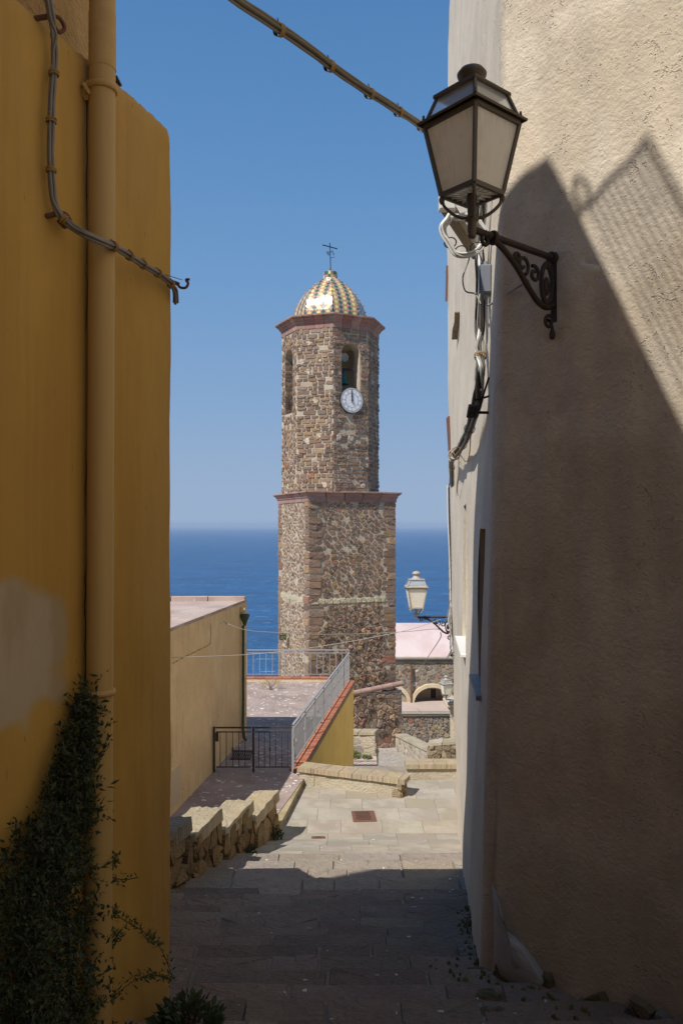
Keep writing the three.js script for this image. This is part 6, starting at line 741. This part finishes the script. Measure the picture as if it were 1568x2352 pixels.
// ---------------------------------------------------------------- plants
// leafy sprays: each leaf a bent lance of four triangles
function leaves(acc, c, dir, L, w, r, col) { const up = V3(r() - 0.5, r() - 0.3, r() - 0.5).normalize(), s = dir.clone().cross(up).normalize(), n = s.clone().cross(dir), m = c.clone().addScaledVector(dir, L * 0.45).addScaledVector(n, L * 0.08), t = c.clone().addScaledVector(dir, L), a = m.clone().addScaledVector(s, w), b = m.clone().addScaledVector(s, -w), k = vary(col, r, 0.5), z = [0, 0]; acc.tri(c, a, m, z, z, z, k); acc.tri(c, m, b, z, z, z, k); acc.tri(a, t, m, z, z, z, k); acc.tri(m, t, b, z, z, z, k); }
{
  const o = thing('climbing_plant', 'dark leafy creeper climbing beside the drainpipe on the ochre house', 'plant'), r = rngOf(201), acc = new Acc(), dirR = () => V3(r() - 0.5, r() - 0.35, r() - 0.5).normalize();
  // outline on the wall: centre u, half width, bulge from the wall, by photo height
  const rows = [[1578, 208, 14, 0.10], [1640, 205, 26, 0.14], [1700, 190, 45, 0.18], [1760, 178, 52, 0.2], [1830, 170, 62, 0.22], [1890, 150, 85, 0.25], [1950, 125, 115, 0.3], [2020, 110, 138, 0.35], [2100, 95, 155, 0.4], [2180, 95, 160, 0.45], [2260, 100, 168, 0.48], [2360, 100, 175, 0.5], [2460, 100, 180, 0.5]];
  const at2 = (v) => { let i = 0; while (i < rows.length - 2 && v > rows[i + 1][0]) i++; const t = (v - rows[i][0]) / (rows[i + 1][0] - rows[i][0]); return [1, 2, 3].map((k) => lerp(rows[i][k], rows[i + 1][k], t)); };
  const stems = []; for (let k = 0; k < 9; k++) { const u0 = 60 + 130 * r(), pts = [], top = 1600 + 500 * r() * (k ? 1 : 0); for (let v = 2460; v > top; v -= 60) { const [c, h, b] = at2(v); pts.push(onFront(clamp(lerp(u0, c, (2460 - v) / 900) + (r() - 0.5) * 20, c - h * 0.7, c + h * 0.7), v, 0.03 + b * 0.4 * r())); } if (pts.length > 2) stems.push(tube(pts, 0.006 + 0.004 * r(), 40, 5)); } stems.forEach((g) => part('stem', g, M.bark, o));
  const green = [[5, [0.028, 0.05, 0.014]], [3, [0.04, 0.068, 0.018]], [2, [0.07, 0.09, 0.026]], [1, [0.02, 0.04, 0.016]]];
  for (let n = 0; n < 2200; n++) { const v = 1580 + 880 * Math.pow(r(), 0.75), [c, h, b] = at2(v), g = (r() + r() + r()) / 3 * 2 - 1, ed = 1 - 0.55 * Math.abs(g), p = onFront(c + h * 1.15 * g + (r() - 0.5) * 10, v + (r() - 0.5) * 30, 0.015 + b * ed * r()), col = pick(r, green), d0 = dirR(); for (let k = 0; k < 9; k++) leaves(acc, p.clone().addScaledVector(d0, 0.012 * k).add(V3((r() - 0.5) * 0.03, (r() - 0.5) * 0.03, (r() - 0.5) * 0.03)), d0.clone().multiplyScalar(0.6).add(dirR()).normalize(), 0.02 + 0.05 * r() * r(), 0.0045 + 0.009 * r() * r(), r, col); }
  // loose sprays reaching right along the wall
  for (const [pts, n] of [[[[235, 2075], [280, 2110], [330, 2140], [370, 2180], [395, 2240]], 34], [[[225, 2000], [255, 1985], [272, 1960]], 26], [[[230, 2320], [290, 2265], [340, 2240], [392, 2250]], 26], [[[240, 2190], [262, 2160], [275, 2140]], 16], [[[230, 2010], [290, 2020], [318, 2015]], 8]]) { const q = pts.map(([u, v], i) => onFront(Math.min(u, 398), v, 0.08 + 0.05 * i)), c = new THREE.CatmullRomCurve3(q); part('stem', tube(q, 0.003, 24, 4), M.bark, o); for (let k = 0; k < n; k++) { const p = c.getPointAt(0.1 + 0.9 * r()); for (let j = 0; j < 7; j++) leaves(acc, p.clone().add(V3((r() - 0.5) * 0.05, (r() - 0.5) * 0.05, (r() - 0.5) * 0.05)), dirR(), 0.022 + 0.02 * r(), 0.005, r, [0.06, 0.10, 0.022]); } }
  part('foliage', acc.geo(), M.leaf, o);
}
function tuft(name, label, base, R, H, n, leafL, leafW, col, seed, group, mat = M.leaf) { const o = thing(name, label, 'plant', group), r = rngOf(seed), acc = new Acc(); for (let k = 0; k < Math.max(3, n / 30); k++) { const e = base.clone().add(V3((r() - 0.5) * R * 1.4, H * (0.5 + 0.4 * r()), (r() - 0.5) * R * 1.4)); part('stem', tube([base.clone().add(V3((r() - 0.5) * R * 0.6, -0.03, (r() - 0.5) * R * 0.6)), base.clone().lerp(e, 0.5).add(V3((r() - 0.5) * R * 0.3, 0, 0)), e], 0.004 + 0.01 * R, 8, 4), M.bark, o); }
  for (let k = 0; k < n; k++) { const a = r() * 6.283, q = Math.sqrt(r()) * R, y = H * r() * (1 - 0.55 * (q / R)), p = base.clone().add(V3(q * Math.cos(a), y, q * Math.sin(a))); leaves(acc, p, V3(Math.cos(a) * 0.7 + (r() - 0.5), 0.5 + r() * 0.6 - 0.3, Math.sin(a) * 0.7 + (r() - 0.5)).normalize(), leafL * (0.6 + 0.8 * r()), leafW, r, col); } part('foliage', acc.geo(), mat, o); return o; }
tuft('shrub', 'low broad-leaved shrub at the foot of the ochre house corner', W(-0.92, gy(4.75) - 0.0, 4.75), 0.2, 0.26, 520, 0.055, 0.017, [0.055, 0.085, 0.022], 7);
{ const g = (u, v, d) => px(u, v, d); tuft('weed', 'green weed tuft growing at the foot of the rubble wall stub by the yellow wall', W((809 - CU) / F * 32.3, -9.44, 32.3), 0.3, 0.38, 420, 0.09, 0.022, [0.14, 0.19, 0.035], 11); tuft('weed', 'small green weed tuft near the open end of the rubble wall stub', W((843 - CU) / F * 32.2, -9.44, 32.2), 0.17, 0.2, 200, 0.08, 0.02, [0.13, 0.2, 0.04], 12);
  tuft('weed', 'dark green weeds at the far foot of the stepped parapet', W(-1.22, gy(14.6), 14.6), 0.13, 0.28, 260, 0.05, 0.015, [0.04, 0.075, 0.02], 13); tuft('weed', 'small dark weeds at the middle of the stepped parapet foot', W(-1.52, gy(13.2), 13.2), 0.1, 0.18, 160, 0.045, 0.013, [0.045, 0.07, 0.02], 14);
  tuft('weed', 'dry straw coloured tuft at the terrace edge beside the pale house', W(-2.55 + 0.12, FL + 0.0, 27.6), 0.28, 0.42, 200, 0.22, 0.004, [0.45, 0.33, 0.17], 15);
  tuft('weed', 'tiny green plant rooted in the pale left face of the tower', W((650 - CU) / F * 42.6, (HV - 1470) / F * 42.6, 42.55), 0.16, 0.5, 160, 0.1, 0.03, [0.13, 0.16, 0.04], 16); }
renderer.render(scene, camera);
